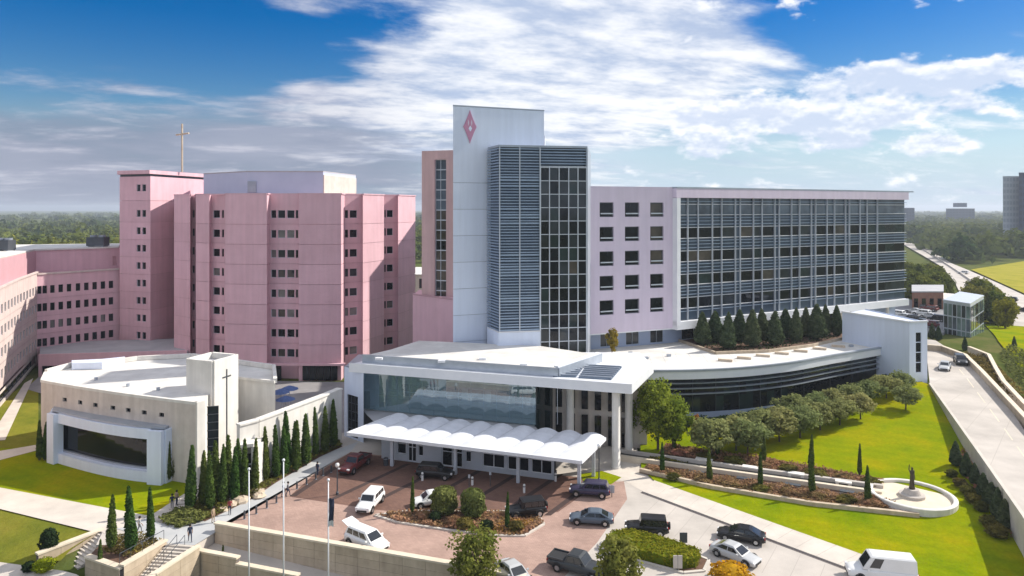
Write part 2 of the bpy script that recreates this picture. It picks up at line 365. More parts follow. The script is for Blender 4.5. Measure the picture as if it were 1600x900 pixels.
def copy_tree(o, parent=None):
    c = o.copy(); COL.objects.link(c); c.parent = parent
    for ch in list(o.children): copy_tree(ch, c)
    return c
ORD = ['first', 'second', 'third', 'fourth', 'fifth', 'sixth', 'seventh', 'eighth', 'ninth', 'tenth', 'eleventh', 'twelfth', 'thirteenth', 'fourteenth', 'fifteenth', 'sixteenth', 'seventeenth', 'eighteenth', 'nineteenth', 'twentieth']
def npmesh(name, V, Fq, m, smooth=False):
    me = bpy.data.meshes.new(name); V = np.asarray(V, np.float32); Fq = np.asarray(Fq, np.int32); k = Fq.shape[1]
    me.vertices.add(len(V)); me.vertices.foreach_set('co', V.ravel()); me.loops.add(Fq.size); me.loops.foreach_set('vertex_index', Fq.ravel())
    me.polygons.add(len(Fq)); me.polygons.foreach_set('loop_start', np.arange(0, Fq.size, k, dtype=np.int32))
    me.materials.append(MATS[m]); me.update(calc_edges=True); me.validate(); return me
def sheet(name, pts, zf, m, off=0., step=3.0):      # polygon draped over a height function
    bm = bmesh.new(); f = bm.faces.new([bm.verts.new((p[0], p[1], 0)) for p in pts])
    xs = [p[0] for p in pts]; ys = [p[1] for p in pts]
    if zf is not None and step:
        for a, lo, hi in ((0, min(xs), max(xs)), (1, min(ys), max(ys))):
            q = math.ceil(lo/step)*step
            while q < hi:
                nrm = (1, 0, 0) if a == 0 else (0, 1, 0); co = (q, 0, 0) if a == 0 else (0, q, 0)
                bmesh.ops.bisect_plane(bm, geom=bm.verts[:]+bm.edges[:]+bm.faces[:], plane_co=co, plane_no=nrm, dist=1e-4); q += step
    for v in bm.verts: v.co.z = (zf(v.co.x, v.co.y) if callable(zf) else (zf or 0.))+off
    bmesh.ops.triangulate(bm, faces=[g for g in bm.faces if len(g.verts) > 4])
    bmesh.ops.recalc_face_normals(bm, faces=bm.faces[:])
    if sum(g.normal.z for g in bm.faces) < 0: bmesh.ops.reverse_faces(bm, faces=bm.faces[:])
    me = bpy.data.meshes.new(name); bm.to_mesh(me); bm.free(); me.materials.append(MATS[m]); return struct(link(name, me))
# walls with real openings
def wall(parent, name, p0, p1, z0, z1, ops, m, dep=.3, back=None):
    dx, dy = p1[0]-p0[0], p1[1]-p0[1]; L = math.hypot(dx, dy); dx /= L; dy /= L; nx, ny = dy, -dx
    P = lambda u, z, k=0.: (p0[0]+dx*u-nx*k, p0[1]+dy*u-ny*k, z)
    us = sorted({0., L, *[max(0, min(L, q)) for o in ops for q in o[:2]]}); zs = sorted({z0, z1, *[q for o in ops for q in o[2:4]]})
    b = MB()
    for i in range(len(us)-1):
        for j in range(len(zs)-1):
            cu, cz = (us[i]+us[i+1])/2, (zs[j]+zs[j+1])/2
            if any(o[0] < cu < o[1] and o[2] < cz < o[3] for o in ops): continue
            b.poly([P(us[i], zs[j]), P(us[i+1], zs[j]), P(us[i+1], zs[j+1]), P(us[i], zs[j+1])])
    for a, c, e, g in [o[:4] for o in ops]:
        for q, r in (((a, e), (c, e)), ((c, e), (c, g)), ((c, g), (a, g)), ((a, g), (a, e))):
            b.poly([P(*q), P(*r), P(*r, dep), P(*q, dep)])
    return b.build(name, m, parent)
def window(parent, p0, p1, u0, u1, z0, z1, dep=.25, fm='metal_dark', pm='pane_dark', bars=(), tr=(), fw=.07, name='window'):
    dx, dy = p1[0]-p0[0], p1[1]-p0[1]; L = math.hypot(dx, dy); dx /= L; dy /= L; nx, ny = dy, -dx
    P = lambda u, k: (p0[0]+dx*u-nx*k, p0[1]+dy*u-ny*k)
    b = MB(); k = dep-.05
    for u in [u0+fw/2, u1-fw/2]+[u0+(u1-u0)*q for q in bars]: b.bar(P(u-fw/2, k), P(u+fw/2, k), .09, z0, z1)
    for z in [z0+fw/2, z1-fw/2]+[z0+(z1-z0)*q for q in tr]: b.bar(P(u0+fw, k+.004), P(u1-fw, k+.004), .08, z-fw/2, z+fw/2)
    o = b.build(name, fm, parent)
    g = MB(); g.poly([(*P(u0, dep), z0), (*P(u1, dep), z0), (*P(u1, dep), z1), (*P(u0, dep), z1)]); g.build('pane', pm, o)
    return o
rnd = random.Random(7)
# ================================================================== SETTING
def far_ground():
    xs = [-7000, -3000, -1200, -500, -250]+list(range(-160, 201, 6))+[250, 350, 500, 900, 1500, 3000, 7000]
    ys = [-3000, -600, -100, 20, 40, 52, 61.9, 62.1]+list(range(64, 241, 4))+[260, 300, 350, 450, 700, 1200, 2500, 5000, 9000]
    V = []; Fq = []
    for y in ys:
        for x in xs: V.append((x, y, terrain(x, y)-.12 if -200 < y < 320 else -.6))
    n = len(xs)
    for j in range(len(ys)-1):
        for i in range(n-1): a = j*n+i; Fq.append((a, a+1, a+1+n, a+n))
    struct(link('ground', npmesh('ground', V, Fq, 'wild')))
far_ground()
# forecourt platform
wl0 = at(338, 829, .0); wl1 = at(712, 895, .0)
wd = ((wl1[0]-wl0[0]), (wl1[1]-wl0[1])); wn = math.hypot(*wd); wd = (wd[0]/wn, wd[1]/wn)
wl2 = (wl0[0]+wd[0]*34, wl0[1]+wd[1]*34)
pf = [wl0, wl2, (2, 40), (60, 30), (60, 60), at(1320, 905), at(1010, 765), at(1000, 735), (18, 100), (-30, 112), at(545, 690), at(480, 735), at(330, 805)]
b = MB(); b.prism(pf, -4.6, 0.0); struct(b.build('forecourt_base', 'concrete'))
paverpoly = [wl0, wl2, at(880, 905), at(935, 848), at(980, 780), at(975, 752), (13, 86), on(600, 95), at(548, 706), at(480, 747), at(345, 820)]
sheet('forecourt_paving', paverpoly, None, 'paver_pink', .006)
red = [at(452, 776), at(590, 797), at(700, 806), at(872, 800), at(946, 748), (10, 87), on(600, 94.5), at(548, 707), at(490, 742)]
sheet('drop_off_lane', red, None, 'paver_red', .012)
ca, cb2 = at(452, 776), at(872, 808)
for i, t in enumerate((0.0, .155, .315, .475, .635, .795, .95)):
    p = lerp2(ca, cb2, t); q = (p[0]+4.2*1.7, p[1]+7.7*1.45)
    if i == 0: q = at(520, 730)
    bb = sheet('paving_band', [(p[0], p[1]+.1), (p[0]+.8, p[1]+.1), (q[0]+.8, q[1]), (q[0], q[1])], None, 'paver_band', .018)
# plaza and path on the left
plaza = [at(345, 820), at(548, 706), at(600, 690), at(560, 680), at(470, 722), at(330, 790), at(262, 800), at(200, 832), at(150, 835), at(262, 850), wl0]
sheet('plaza_paving', [at(345, 820), at(548, 706), at(560, 690), at(500, 712), at(430, 745), at(350, 795), at(318, 806), at(336, 832)], None, 'plaza', .007)
sheet('plaza_court', [at(336, 832), at(318, 806), at(300, 818), at(250, 818), at(232, 808), at(192, 822), at(168, 822), at(262, 849), at(304, 852)], None, 'plaza', .010)
cl = [at(-90, 700), at(55, 705), at(70, 720), at(160, 745), at(262, 757), at(310, 745), at(300, 765), at(240, 800), at(-90, 742)]
b = MB(); b.prism([at(-140, 690), at(60, 690), at(300, 700), at(420, 690), at(548, 640), at(548, 708), at(340, 826), at(304, 851), at(150, 851), at(165, 822), at(60, 797), at(-140, 760)], -4.6, -.02); struct(b.build('chapel_base', 'concrete'))
sheet('chapel_lawn', [at(-120, 700), at(60, 700), at(300, 705), at(318, 770), at(262, 795), at(232, 808), at(-120, 741)], None, 'grass', .006)
sheet('chapel_walk', [at(-120, 739), at(232, 806), at(192, 824), at(150, 832), at(-120, 766)], None, 'sidewalk', .014)
sheet('chapel_steps_walk', [at(232, 808), at(318, 752), at(330, 758), at(330, 768), at(256, 818)], None, 'sidewalk', .018)
sheet('side_path', [at(-60, 735), at(-60, 715), at(60, 695), at(62, 703)], None, 'sidewalk', .045)
sheet('lower_lawn', [at(-120, 766), at(0, 795), at(150, 832), at_ter(112, 858)[:2], at_ter(95, 876)[:2], at_ter(40, 885)[:2], at_ter(-120, 872)[:2]], terrain, 'grass_dull', .02, 1.5)
sheet('lower_walk', [at_ter(-120, 868)[:2], at_ter(0, 879)[:2], at_ter(130, 905)[:2], at_ter(140, 935)[:2], at_ter(-120, 925)[:2]], terrain, 'sidewalk', .05, 1.5)
# exit road, sidewalk, lawn, ramp road on the right
sheet('exit_road', [at(990, 742), at(1002, 768), at(1330, 893), (60, 50), (60, 31), (2, 41), at(878, 905), at(933, 848), at(980, 780), at(977, 752)], None, 'concrete_road', .009)
s0, s1, s2 = at(1003, 769), at(1155, 823), at(1345, 897)
swi = [at(1022, 752), at(1180, 808), at(1380, 880)]
b = MB()
for k in range(12):
    t0, t1 = k/12, (k+1)/12
    o0 = lerp2(s0, s2, t0); o1 = lerp2(s0, s2, t1); i0 = lerp2(swi[0], swi[2], t0); i1 = lerp2(swi[0], swi[2], t1)
    b.prism([lerp2(o0, o1, .01), o1, i1, lerp2(i0, i1, .01)], -.05, .14)
struct(b.build('exit_sidewalk', 'sidewalk'))
b = MB(); e0, e1 = lerp2(s0, s2, 0), s2; b.bar((e0[0]-.12, e0[1]-.12), (e1[0]-.12, e1[1]-.12), .34, -.05, .018); struct(b.build('gutter_strip', 'gutter'))
edge_n = [at(1453, 600, 4.), at(1530, 708, 4.), at(1600, 808, 4.), (44, 55), (36, 36)]
LAWN = [at(1008, 756), at(1035, 695), (24, 103), (38, 106), (55, 112), (70, 121)]+[(p[0]-.1, p[1]) for p in edge_n[:3]]+[(60, 36), swi[2], swi[1], swi[0]]
LAWN = [swi[0], at(1002, 735), at(1000, 690), (22, 104), (38, 107), (55, 115), (71, 124), edge_n[0], edge_n[1], edge_n[2], edge_n[3], (44, 48), swi[2]]
sheet('garden_lawn', LAWN, lawn, 'grass', .01, 2.0)
sheet('verge', [at(905, 741), at(940, 736), at(971, 746), at(955, 757), at(912, 753)], None, 'grass', .035)
sheet('entry_walk', [at(946, 748), at(975, 752), at(1005, 768), at(1022, 752), at(1003, 733), at(985, 690), (11, 97), (9, 90)], None, 'sidewalk', .02)
ramp = edge_n[::-1]+[at(1447, 548, 4.), at(1440, 528, 4.), at(1462, 532, 4.), at(1520, 568, 4.), at(1562, 612, 4.), at(1612, 690, 4.), (62, 60), (52, 34)]
b = MB(); b.prism(ramp, -4, 4.0); struct(b.build('ramp_road', 'concrete_road'))
b = MB()
for i in range(len(edge_n)-1): b.bar(edge_n[i], edge_n[i+1], .35, lambda x, y: lawn(x, y)-.6, 4.16)
struct(b.build('ramp_kerb_wall', 'kerb'))
mid = [at(1478, 552, 4.), at(1510, 590, 4.), at(1568, 668, 4.), at(1640, 768, 4.)]
b = MB()
for i in range(3):
    for k in range(3): b.bar(lerp2(mid[i], mid[i+1], k/3+.02), lerp2(mid[i], mid[i+1], k/3+.24), .14, 4.002, 4.006)
struct(b.build('ramp_lane_marking', 'cap_stone'))
b = MB(); _ra, _rb = edge_n[2], at(1612, 690, 4.); _rc, _rd = edge_n[0], at(1520, 568, 4.)
for k in range(-3, 5): t_ = k/4; b.bar(lerp2(_ra, _rc, t_), lerp2(_rb, _rd, t_), 0.04, 4.001, 4.004)
struct(b.build('ramp_joint', 'joint_fill'))
b = MB()
for k in range(1, 10):
    t_ = k/10; p_ = lerp2(at(1003, 772), at(1330, 897), t_); b.bar(p_, (p_[0]-3.4, p_[1]-5.2), .04, .0095, .0125)
struct(b.build('road_joint', 'joint_fill'))
def ribbon(name, px, z, w, z0, m, label, cat):
    t = thing(name, label, cat, (*at(*px[0], z), z0))
    pts = [at(*p, z) for p in px]; b = MB()
    for i in range(len(pts)-1): b.bar(pts[i], pts[i+1], w, z0, z-.18)
    b.build('wall_face', m, t); c = MB()
    for i in range(len(pts)-1): c.bar(pts[i], pts[i+1], w+.16, z-.176, z)
    c.build('coping', 'cap_stone', t); return t
ribbon('retaining_wall', [(1448, 538), (1472, 540), (1508, 553), (1534, 578), (1566, 612), (1600, 648), (1650, 700)], 5.2, .5, 1., 'lime_wall', 'curved tan retaining wall bordering the outer side of the ramp road', 'wall')
ribbon('retaining_wall', [(1514, 541), (1545, 553), (1556, 574), (1568, 594), (1600, 628), (1650, 676)], 5.0, .5, 0., 'cream_stone', 'winding pale wall farther right beyond the ramp road planting', 'wall')
sheet('east_lawn', [at(1535, 500), at(1700, 480), at(1760, 560), at(1700, 640), at(1600, 615), at(1560, 560)], lawn, 'grass', .05, 4.)
# highway
hl = [(1405, 378), (1440, 398), (1472, 417), (1491, 439), (1500, 458), (1540, 482), (1590, 514), (1680, 570)]
hr = [(1405, 375), (1447, 386), (1486, 411), (1513, 422), (1552, 439), (1600, 461), (1700, 510), (1830, 570)]
HZ = .3
sheet('highway', [at(*p, HZ) for p in hl]+[at(*p, HZ) for p in hr[::-1]], None, 'concrete_road', HZ)
b = MB()
hm = [lerp2(at(*p, HZ), at(*q, HZ), .52) for p, q in zip(hl, hr)]
for i in range(1, len(hm)-1): b.bar(hm[i], hm[i+1], .6, HZ, HZ+.85)
struct(b.build('highway_median', 'kerb'))
sheet('roadside_field', [at(1517, 421, HZ), at(1600, 408, HZ), at(1900, 408, HZ), at(1900, 520, HZ), at(1705, 508, HZ), at(1602, 459, HZ)], None, 'field', HZ-.02)
sheet('courtyard_paving', [on(330, 100), on(440, 96), on(540, 105), on(560, 135), on(400, 136), on(290, 144), on(60, 139), on(40, 130)], None, 'courtyard', .03)
sheet('west_terrace', [at(-120, 720), at(60, 715), on(60, 139), on(10, 125), on(-60, 95)], None, 'grass_dull', -.006)
sheet('west_path', [at(-20, 690), at(8, 688), on(52, 138), on(38, 134)], None, 'sidewalk', .06)
b = MB(); b.prism([at(1385, 520, 4.), at(1475, 520, 4.), at(1490, 478, 4.), at(1430, 462, 4.), at(1380, 470, 4.)], -1., 4.03); struct(b.build('parking_lot', 'asphalt'))

# ================================================================== BUILDINGS
# ---- lilac wing
FZ = [16.3, 20.65, 25.0, 29.35, 33.7]
A = on(918, 121.5); B = (A[0]+math.cos(R(21))*1, A[1]+math.sin(R(21))*1)
uB = ux(A, B, 1051); Bq = (A[0]+math.cos(R(21))*uB, A[1]+math.sin(R(21))*uB)
Cq = (Bq[0]+math.cos(R(28)), Bq[1]+math.sin(R(28))); uC = ux(Bq, Cq, 1413); Cq = (Bq[0]+math.cos(R(28))*uC, Bq[1]+math.sin(R(28))*uC)
wing = thing('hospital_wing', 'long pale lilac hospital wing with square windows and a wide glazed facade', 'building', (A[0], A[1], 8.6))
ops = []
for xa, xb in ((937, 959), (976.5, 999), (1016, 1037)):
    ua, ub = ux(A, Bq, xa), ux(A, Bq, xb)
    for z in FZ: ops.append((ua, ub, z-1.3, z+1.3))
wall(wing, 'wall', A, Bq, 11.8, 37.6, ops, 'lilac', .5)
for i, o in enumerate(ops):
    w_ = window(wing, A, Bq, *o, .42, 'metal_dark', 'pane_warm' if i > 11 else 'pane_dark', fw=.16)
    MB().bar((A[0]+(Bq[0]-A[0])*(o[0]+.1)/uB+.1, A[1]+(Bq[1]-A[1])*(o[0]+.1)/uB+.22), (A[0]+(Bq[0]-A[0])*(o[1]-.1)/uB+.1, A[1]+(Bq[1]-A[1])*(o[1]-.1)/uB+.22), .14, o[2]+.5, o[2]+.72).build('sill_rail', 'frame_light', w_)
# body behind
nB = (-math.sin(R(28)), math.cos(R(28)))
back = [(Cq[0]+nB[0]*22, Cq[1]+nB[1]*22), (A[0]-6, A[1]+30)]
inn = lambda p, k, a: (p[0]-math.sin(R(a))*k, p[1]+math.cos(R(a))*k)
b = MB(); b.prism([inn(A, .7, 21), inn(Bq, .7, 24), inn(Cq, .7, 28)]+back, 11.8, 37.1); b.build('core', 'metal_dark', wing)
b = MB()
b.bar(inn(Bq, -.35, 28), inn(Cq, -.35, 28), 1.4, 35.9, 37.604); b.bar(inn(A, .3, 21), inn(Bq, .3, 21), .5, 37.604, 37.85)
b.build('fascia', 'lilac', wing)
b = MB(); b.bar(inn(Bq, -.1, 28), (inn(Cq, -.1, 28)[0]+1.6, inn(Cq, -.1, 28)[1]+.9), 2.0, 37.608, 37.9); b.build('roof_edge', 'metal_grey', wing)
# white frame round the glass
b = MB(); fo = .55
b.bar(inn(Bq, -fo/2-.2, 28), inn(lerp2(Bq, Cq, .012), -fo/2-.2, 28), 1.5, 12.3, 35.85)
b.bar(inn(Bq, -fo/2+.1, 28), inn(Cq, -fo/2+.1, 28), 1.9, 11.6, 13.05)
b.build('glass_surround', 'metal_white', wing)
LW = math.hypot(Cq[0]-Bq[0], Cq[1]-Bq[1]); dW = ((Cq[0]-Bq[0])/LW, (Cq[1]-Bq[1])/LW)
PW = lambda u, k=0.: (Bq[0]+dW[0]*u-math.sin(R(28))*k, Bq[1]+dW[1]*u+math.cos(R(28))*k)
us = [1.0]; pat = [2.45, 2.55, 3.6, 1.3, 3.6, 2.4, 3.6, 1.3, 3.6]; i = 0
while us[-1]+pat[i % len(pat)] < LW-9:
    us.append(us[-1]+pat[i % len(pat)]); i += 1
    if i >= 2: pat = [3.6, 1.3, 3.6, 2.4] if i == 2 else pat
us_m = list(us); us += [us[-1]+3.2, us[-1]+6.4, LW]
for i in range(len(us)-1):
    a, c = us[i], us[i+1]
    for k, z in enumerate(FZ):
        pm = 'pane_sky' if k == 4 else rnd.choices(['pane_dark', 'pane_mid', 'pane_warm', 'pane_teal'], [.62, .2, .07, .11])[0]
        if c-a < 1.6: pm = 'spandrel'
        g = MB(); j = rnd.uniform(-.012, .012)
        g.poly([(*PW(a, j), z-.95), (*PW(c, -j), z-.95), (*PW(c, -j), z+.95), (*PW(a, j), z+.95)]); g.build('pane', pm, wing)
        lo = z+.95; hi = (FZ[k+1]-.95) if k < 4 else 35.9
        g = MB(); g.poly([(*PW(a, .06), lo), (*PW(c, .06), lo), (*PW(c, .06), hi), (*PW(a, .06), hi)]); g.build('spandrel_panel', 'pane_sky' if k == 4 else 'spandrel', wing)
        if k == 0:
            g = MB(); g.poly([(*PW(a, .06), 13.0), (*PW(c, .06), 13.0), (*PW(c, .06), z-.95), (*PW(a, .06), z-.95)]); g.build('spandrel_panel', 'spandrel', wing)
for u in us_m:
    b = MB(); b.bar(PW(u-.055, -.2), PW(u+.055, -.2), .34, 13.0, 35.88); b.build('mullion', 'frame_light', wing)
for k, z in enumerate(FZ):
    for j, (zo, th, pr) in enumerate(((1.0, .10, .25), (-1.0, .10, .25), (1.55, .10, .40), (2.2, .09, .36), (-1.55, .09, .36))):
        if k == 4 and zo > 1.8: continue
        b = MB(); b.bar(PW(.5, -pr/2), PW(LW+.3, -pr/2), pr, z+zo-th/2, z+zo+th/2); b.build('transom', 'louvre' if j > 1 else 'metal_white', wing)
# end wall of the wing
wall(wing, 'end_wall', Cq, back[0], 11.8, 37.1, [], 'metal_grey')
# recessed terrace storey beneath
a2, b2_, c2_ = inn(A, 2.2, 21), inn(Bq, 2.2, 24), inn(Cq, 2.2, 28)
ops = [(ux(a2, b2_, xa), ux(a2, b2_, xa+20), 8.9, 11.3) for xa in (938, 978, 1016)]
wall(wing, 'lower_wall', a2, b2_, 8.5, 11.8, ops, 'blueblock', .2)
for o in ops: window(wing, a2, b2_, *o, .15, 'metal_grey', 'pane_mid', bars=(.5,))
wall(wing, 'lower_wall', b2_, c2_, 3., 11.8, [(4, 60, 8.9, 11.3)], 'blueblock', .2)
window(wing, b2_, c2_, 4, 60, 8.9, 11.3, .15, 'frame_light', 'pane_dark', bars=[k/18 for k in range(1, 18)])
b = MB(); b.prism([inn(A, -.0, 21), Bq, inn(Cq, .3, 28), c2_, b2_, a2], 11.6, 11.79); b.build('soffit', 'metal_white', wing)
for t in (.2, .45, .7, .93):
    p = inn(lerp2(Bq, Cq, t), .9, 28); b = MB(); b.lathe([(.35, 3), (.35, 11.6)], 12, (*p, 0)); b.build('column', 'white_stone', wing)

# ---- white tower with louvred glass box
SL = on(708, 113); SR = on(850, 119); BL = on(762, 114.6); BF = on(780, 110); BR = on(917, 112.6); BB = on(922, 123)
tow = thing('hospital_tower', 'tall white slab tower with blue louvred glass box and pink emblem', 'building', (SL[0], SL[1], 8.5))
ddx, ddy = SR[0]-SL[0], SR[1]-SL[1]; LS = math.hypot(ddx, ddy); ddx /= LS; ddy /= LS
PS = lambda u, k=0.: (SL[0]+ddx*u-ddy*k, SL[1]+ddy*u+ddx*k)
b = MB(); b.prism([PS(.05, .1), PS(LS-.05, .1), PS(LS-.05, 7), on(710.5, 120.3)], 8, 50.3); b.build('core', 'metal_grey', tow)
zs = [8.4, 12.05, 16.4, 20.75, 25.1, 29.45, 33.8, 38.15, 50.7]
for i in range(len(zs)-1):
    b = MB(); b.prism([PS(0), PS(LS), PS(LS, 7.1), on(709.5, 120.5)], zs[i]+.04, zs[i+1]-.04); b.build('cladding_panel', 'white_panel', tow)
b = MB(); b.prism([PS(-.06, -.06), PS(LS+.06, -.06), PS(LS+.06, 7.16), on(709, 120.6)], 50.68, 50.86); b.build('parapet_cap', 'metal_grey', tow)
b = MB(); b.prism([(7.4, 156.5), (.9, 168.5), (3.5, 176), (8.2, 170)], 8, 50.4); b.build('rear_shadow_block', 'white_panel', tow)  # unseen block behind the slab, shaped to cast the shadow on the pink facets
# emblem: tall four-pointed pink star with a small pale heart in it
eu = ux(SL, SR, 734); ez = 34+(325-198)/F*113.9
def star(w, h, q):
    pts = []
    for k in range(32):
        a = 2*math.pi*k/32; r = 1/(abs(math.cos(a))**q+abs(math.sin(a))**q)**(1/q); pts.append((w*r*math.cos(a), h*r*math.sin(a)))
    return pts
b = MB(); ps = star(1.15, 2.75, .92); n = len(ps)
b.add([(*PS(eu+x, -.14), ez+z) for x, z in ps]+[(*PS(eu+x, -.02), ez+z) for x, z in ps], [tuple(range(n))]+[(i, (i+1) % n, (i+1) % n+n, i+n) for i in range(n)])
em = b.build('emblem', 'emblem', tow)
b = MB(); ps = star(.3, .5, 1.1)
b.poly([(*PS(eu+x+.05, -.16), ez-.3+z) for x, z in ps]); b.build('emblem_center', 'white_panel', em)
for sx in (-1, 1):
    b = MB(); b.poly([(*PS(eu+sx*.28+x*.5, -.155), ez+.65+z*1.0) for x, z in star(.22, .55, 1.2)]); b.build('emblem_mark', 'lilac', em)
b = MB(); zt = 43.7
b.prism([lerp2(BL, BB, .03), (BF[0]+.25, BF[1]+.6), (BR[0]-.3, BR[1]+.5), (BB[0]-.4, BB[1])], 8.6, zt-.3); b.build('box_core', 'louvre_back', tow)
uG = ux(BF, BR, 843.5); LB = math.hypot(BR[0]-BF[0], BR[1]-BF[1]); dB = ((BR[0]-BF[0])/LB, (BR[1]-BF[1])/LB)
PB = lambda u, k=0.: (BF[0]+dB[0]*u-dB[1]*k, BF[1]+dB[1]*u+dB[0]*k)
LL = math.hypot(BF[0]-BL[0], BF[1]-BL[1])
b = MB(); z = 14.4
while z < zt-.1:
    full = z > 40.7
    b.bar(PB(0), PB(LB if full else uG), .16, z, z+.15+.1*(rnd.random() < .3)); b.bar(BL, BF, .16, z, z+.2); z += .46
o = b.build('louvre_screen', 'louvre', tow); o['kind'] = 'stuff'
for u in [0.05, uG*.5, uG]:
    b = MB(); b.bar(PB(u-.07, -.12), PB(u+.07, -.12), .2, 14.2, zt); b.build('fin', 'frame_light', tow)
b = MB(); b.prism([BL, (BF[0]-.08, BF[1]-.1), (BR[0]+.08, BR[1]-.1), BB], zt, zt+.35); b.build('box_roof', 'metal_grey', tow)
# glass grid
cols = [ux(BF, BR, x) for x in (844.5, 858.5, 873.5, 888.5, 903, 916.5)]
rows = [9.2]+[10.3+2.16*k for k in range(15)]
rows = [r for r in rows if r < 40.9]+[40.7]
for i in range(5):
    for j in range(len(rows)-1):
        pm = rnd.choices(['pane_dark', 'pane_mid', 'pane_teal', 'pane_warm'], [.55, .25, .18, .02])[0]
        if j > 11: pm = rnd.choice(['pane_teal', 'pane_mid', 'pane_dark'])
        q = rnd.uniform(-.02, .02)
        g = MB(); g.poly([(*PB(cols[i], .1+q), rows[j]), (*PB(cols[i+1], .1-q), rows[j]), (*PB(cols[i+1], .1-q), rows[j+1]), (*PB(cols[i], .1+q), rows[j+1])]); g.build('pane', pm, tow)
for u in cols:
    b = MB(); b.bar(PB(u-.07), PB(u+.07), .22, 9.0, 40.7); b.build('mullion', 'frame_light', tow)
for z in rows:
    b = MB(); b.bar(PB(cols[0], .02), PB(cols[-1], .02), .2, z-.06, z+.06); b.build('transom', 'frame_light', tow)
b = MB(); b.bar((BR[0], BR[1]-.1), BB, .25, 9, zt); b.build('side_wall', 'metal_grey', tow)
# white base under the louvres
wall(tow, 'base_wall', (BF[0]-.1, BF[1]-.25), PB(uG, -.25), 8.4, 14.2, [(.6, 4.0, 10.9, 11.5)], 'white_panel', .3)
window(tow, (BF[0]-.1, BF[1]-.25), PB(uG, -.25), .6, 4.0, 10.9, 11.5, .25)
wall(tow, 'base_wall', (BL[0]-.1, BL[1]-.2), (BF[0]-.1, BF[1]-.25), 8.4, 14.2, [(1.2, 3.4, 10.9, 11.5)], 'white_panel', .3)
window(tow, (BL[0]-.1, BL[1]-.2), (BF[0]-.1, BF[1]-.25), 1.2, 3.4, 10.9, 11.5, .25)
b = MB(); b.prism([(BL[0]-.1, BL[1]-.2), (BF[0]-.1, BF[1]-.25), PB(uG, -.25), PB(uG, .3), (BF[0]+.2, BF[1]+.5), (BL[0]+.2, BL[1])], 14.15, 14.35); b.build('base_cap', 'metal_white', tow)

# ---- salmon stair tower behind the white slab
T0 = on(659, 124); T1 = on(716, 121.5)
st = thing('stair_tower', 'salmon pink stair tower with vertical glass strip behind the white slab', 'building', (T0[0], T0[1], 0))
ua, ub = ux(T0, T1, 679), ux(T0, T1, 697)
wall(st, 'wall', T0, T1, 5, 44.2, [(ua, ub, 17.5, 42.6)], 'salmon', .6)
for k in range(14):
    z0 = 17.5+k*25.1/14; window(st, T0, T1, ua, ub, z0, z0+25.1/14, .5, 'frame_light', 'pane_sky' if k > 8 else rnd.choice(['pane_dark', 'pane_mid', 'pane_warm']), bars=(.45,), fw=.09)
b = MB(); b.prism([(T0[0]+.02, T0[1]+.7), (T1[0], T1[1]+.7), (T1[0]+3, T1[1]+9), (T0[0]+2, T0[1]+12)], 4, 44.0); b.build('core', 'salmon', st)
b = MB(); b.prism([on(645, 125), on(712, 117.5), on(716, 126), on(655, 133)], 4, 18.3); b.build('lower_block', 'pink', st)
b = MB(); b.prism([on(645, 124.9), on(713, 117.3), on(713, 117.8), on(645, 125.4)], 18.3, 18.55); b.build('coping', 'pink_dark', st)

# ---- large pink block
FP = [4.9+3.98*k for k in range(8)]
pk = thing('hospital_block', 'large pink faceted hospital block with recessed window bays', 'building', (*on(440, 138), 0))
def strip(t, p0, p1, z0, z1, floors, wins, m, hw=.8, dep=.3, n0=0, pms=None, joint=True):
    """one facet: a stack of storey panels, each with its window openings"""
    for k, zc in enumerate(floors):
        lo = z0 if k == 0 else (floors[k-1]+zc)/2+.03; hi = z1 if k == len(floors)-1 else (zc+floors[k+1])/2-.03
        ops = [(a, c, zc-hw, zc+hw) for a, c in wins]
        wall(t, 'wall_panel', p0, p1, lo, hi, ops, m, dep)
        special = rnd.random()
        for a, c in wins:
            pm = 'pane_dark' if special > .45 else rnd.choices(['pane_mid', 'pane_dark', 'pane_warm', 'pane_blind'], [.4, .25, .2, .15])[0]
            window(t, p0, p1, a, c, zc-hw, zc+hw, dep-.05, 'frame_light' if c-a > 1 else 'metal_dark', pm, fw=.06)
def wx(p0, p1, *xs): return [(max(.03, ux(p0, p1, a)), ux(p0, p1, c)) for a, c in xs]
def facet(xa, da, xb, db, wins=(), m='pink', t=None, floors=FP, z0=-.2, z1=36.7):
    p0, p1 = on(xa, da), on(xb, db); strip(t or pk, p0, p1, z0, z1, floors, wx(p0, p1, *wins), m); return p0, p1
facet(272, 149.5, 297, 146)
facet(297, 146, 300, 149); facet(300, 149, 306, 148.8, [(300.6, 304)])
facet(306, 148.8, 306.01, 143.6); facet(306, 143.6, 327, 142)
facet(327, 142, 330, 143.3); facet(330, 143.3, 352, 142.2, [(333, 343.5), (346.5, 350)])
facet(352, 142.2, 352.01, 138.2); facet(352, 138.2, 417, 137)
facet(417, 137, 421.5, 139.2); facet(421.5, 139.2, 467, 138.6, [(423.5, 431.5), (434, 445.5), (448.5, 460), (462, 466)])
facet(467, 138.6, 467.01, 136.8); facet(467, 136.8, 533, 137.2)
facet(533, 137.2, 538.4, 140.6); facet(538.4, 140.6, 566.5, 142.5, [(539, 544), (546.5, 558)])
facet(566.5, 142.5, 567, 140.8); facet(567, 140.8, 600, 148.5)
facet(600, 148.5, 600.01, 151.0); facet(600, 151.0, 621.5, 152.6, [(600.5, 603), (604.5, 614)])
facet(621.5, 152.6, 622, 151); facet(622, 151, 649, 160)
ring = [on(272, 152), on(300, 150), on(330, 144.3), on(352, 143.2), on(421, 140.2), on(467, 139.6), on(538, 141.6), on(567, 143.6), on(600, 152), on(622, 153.6), on(647, 160.5), on(640, 178), on(290, 178)]
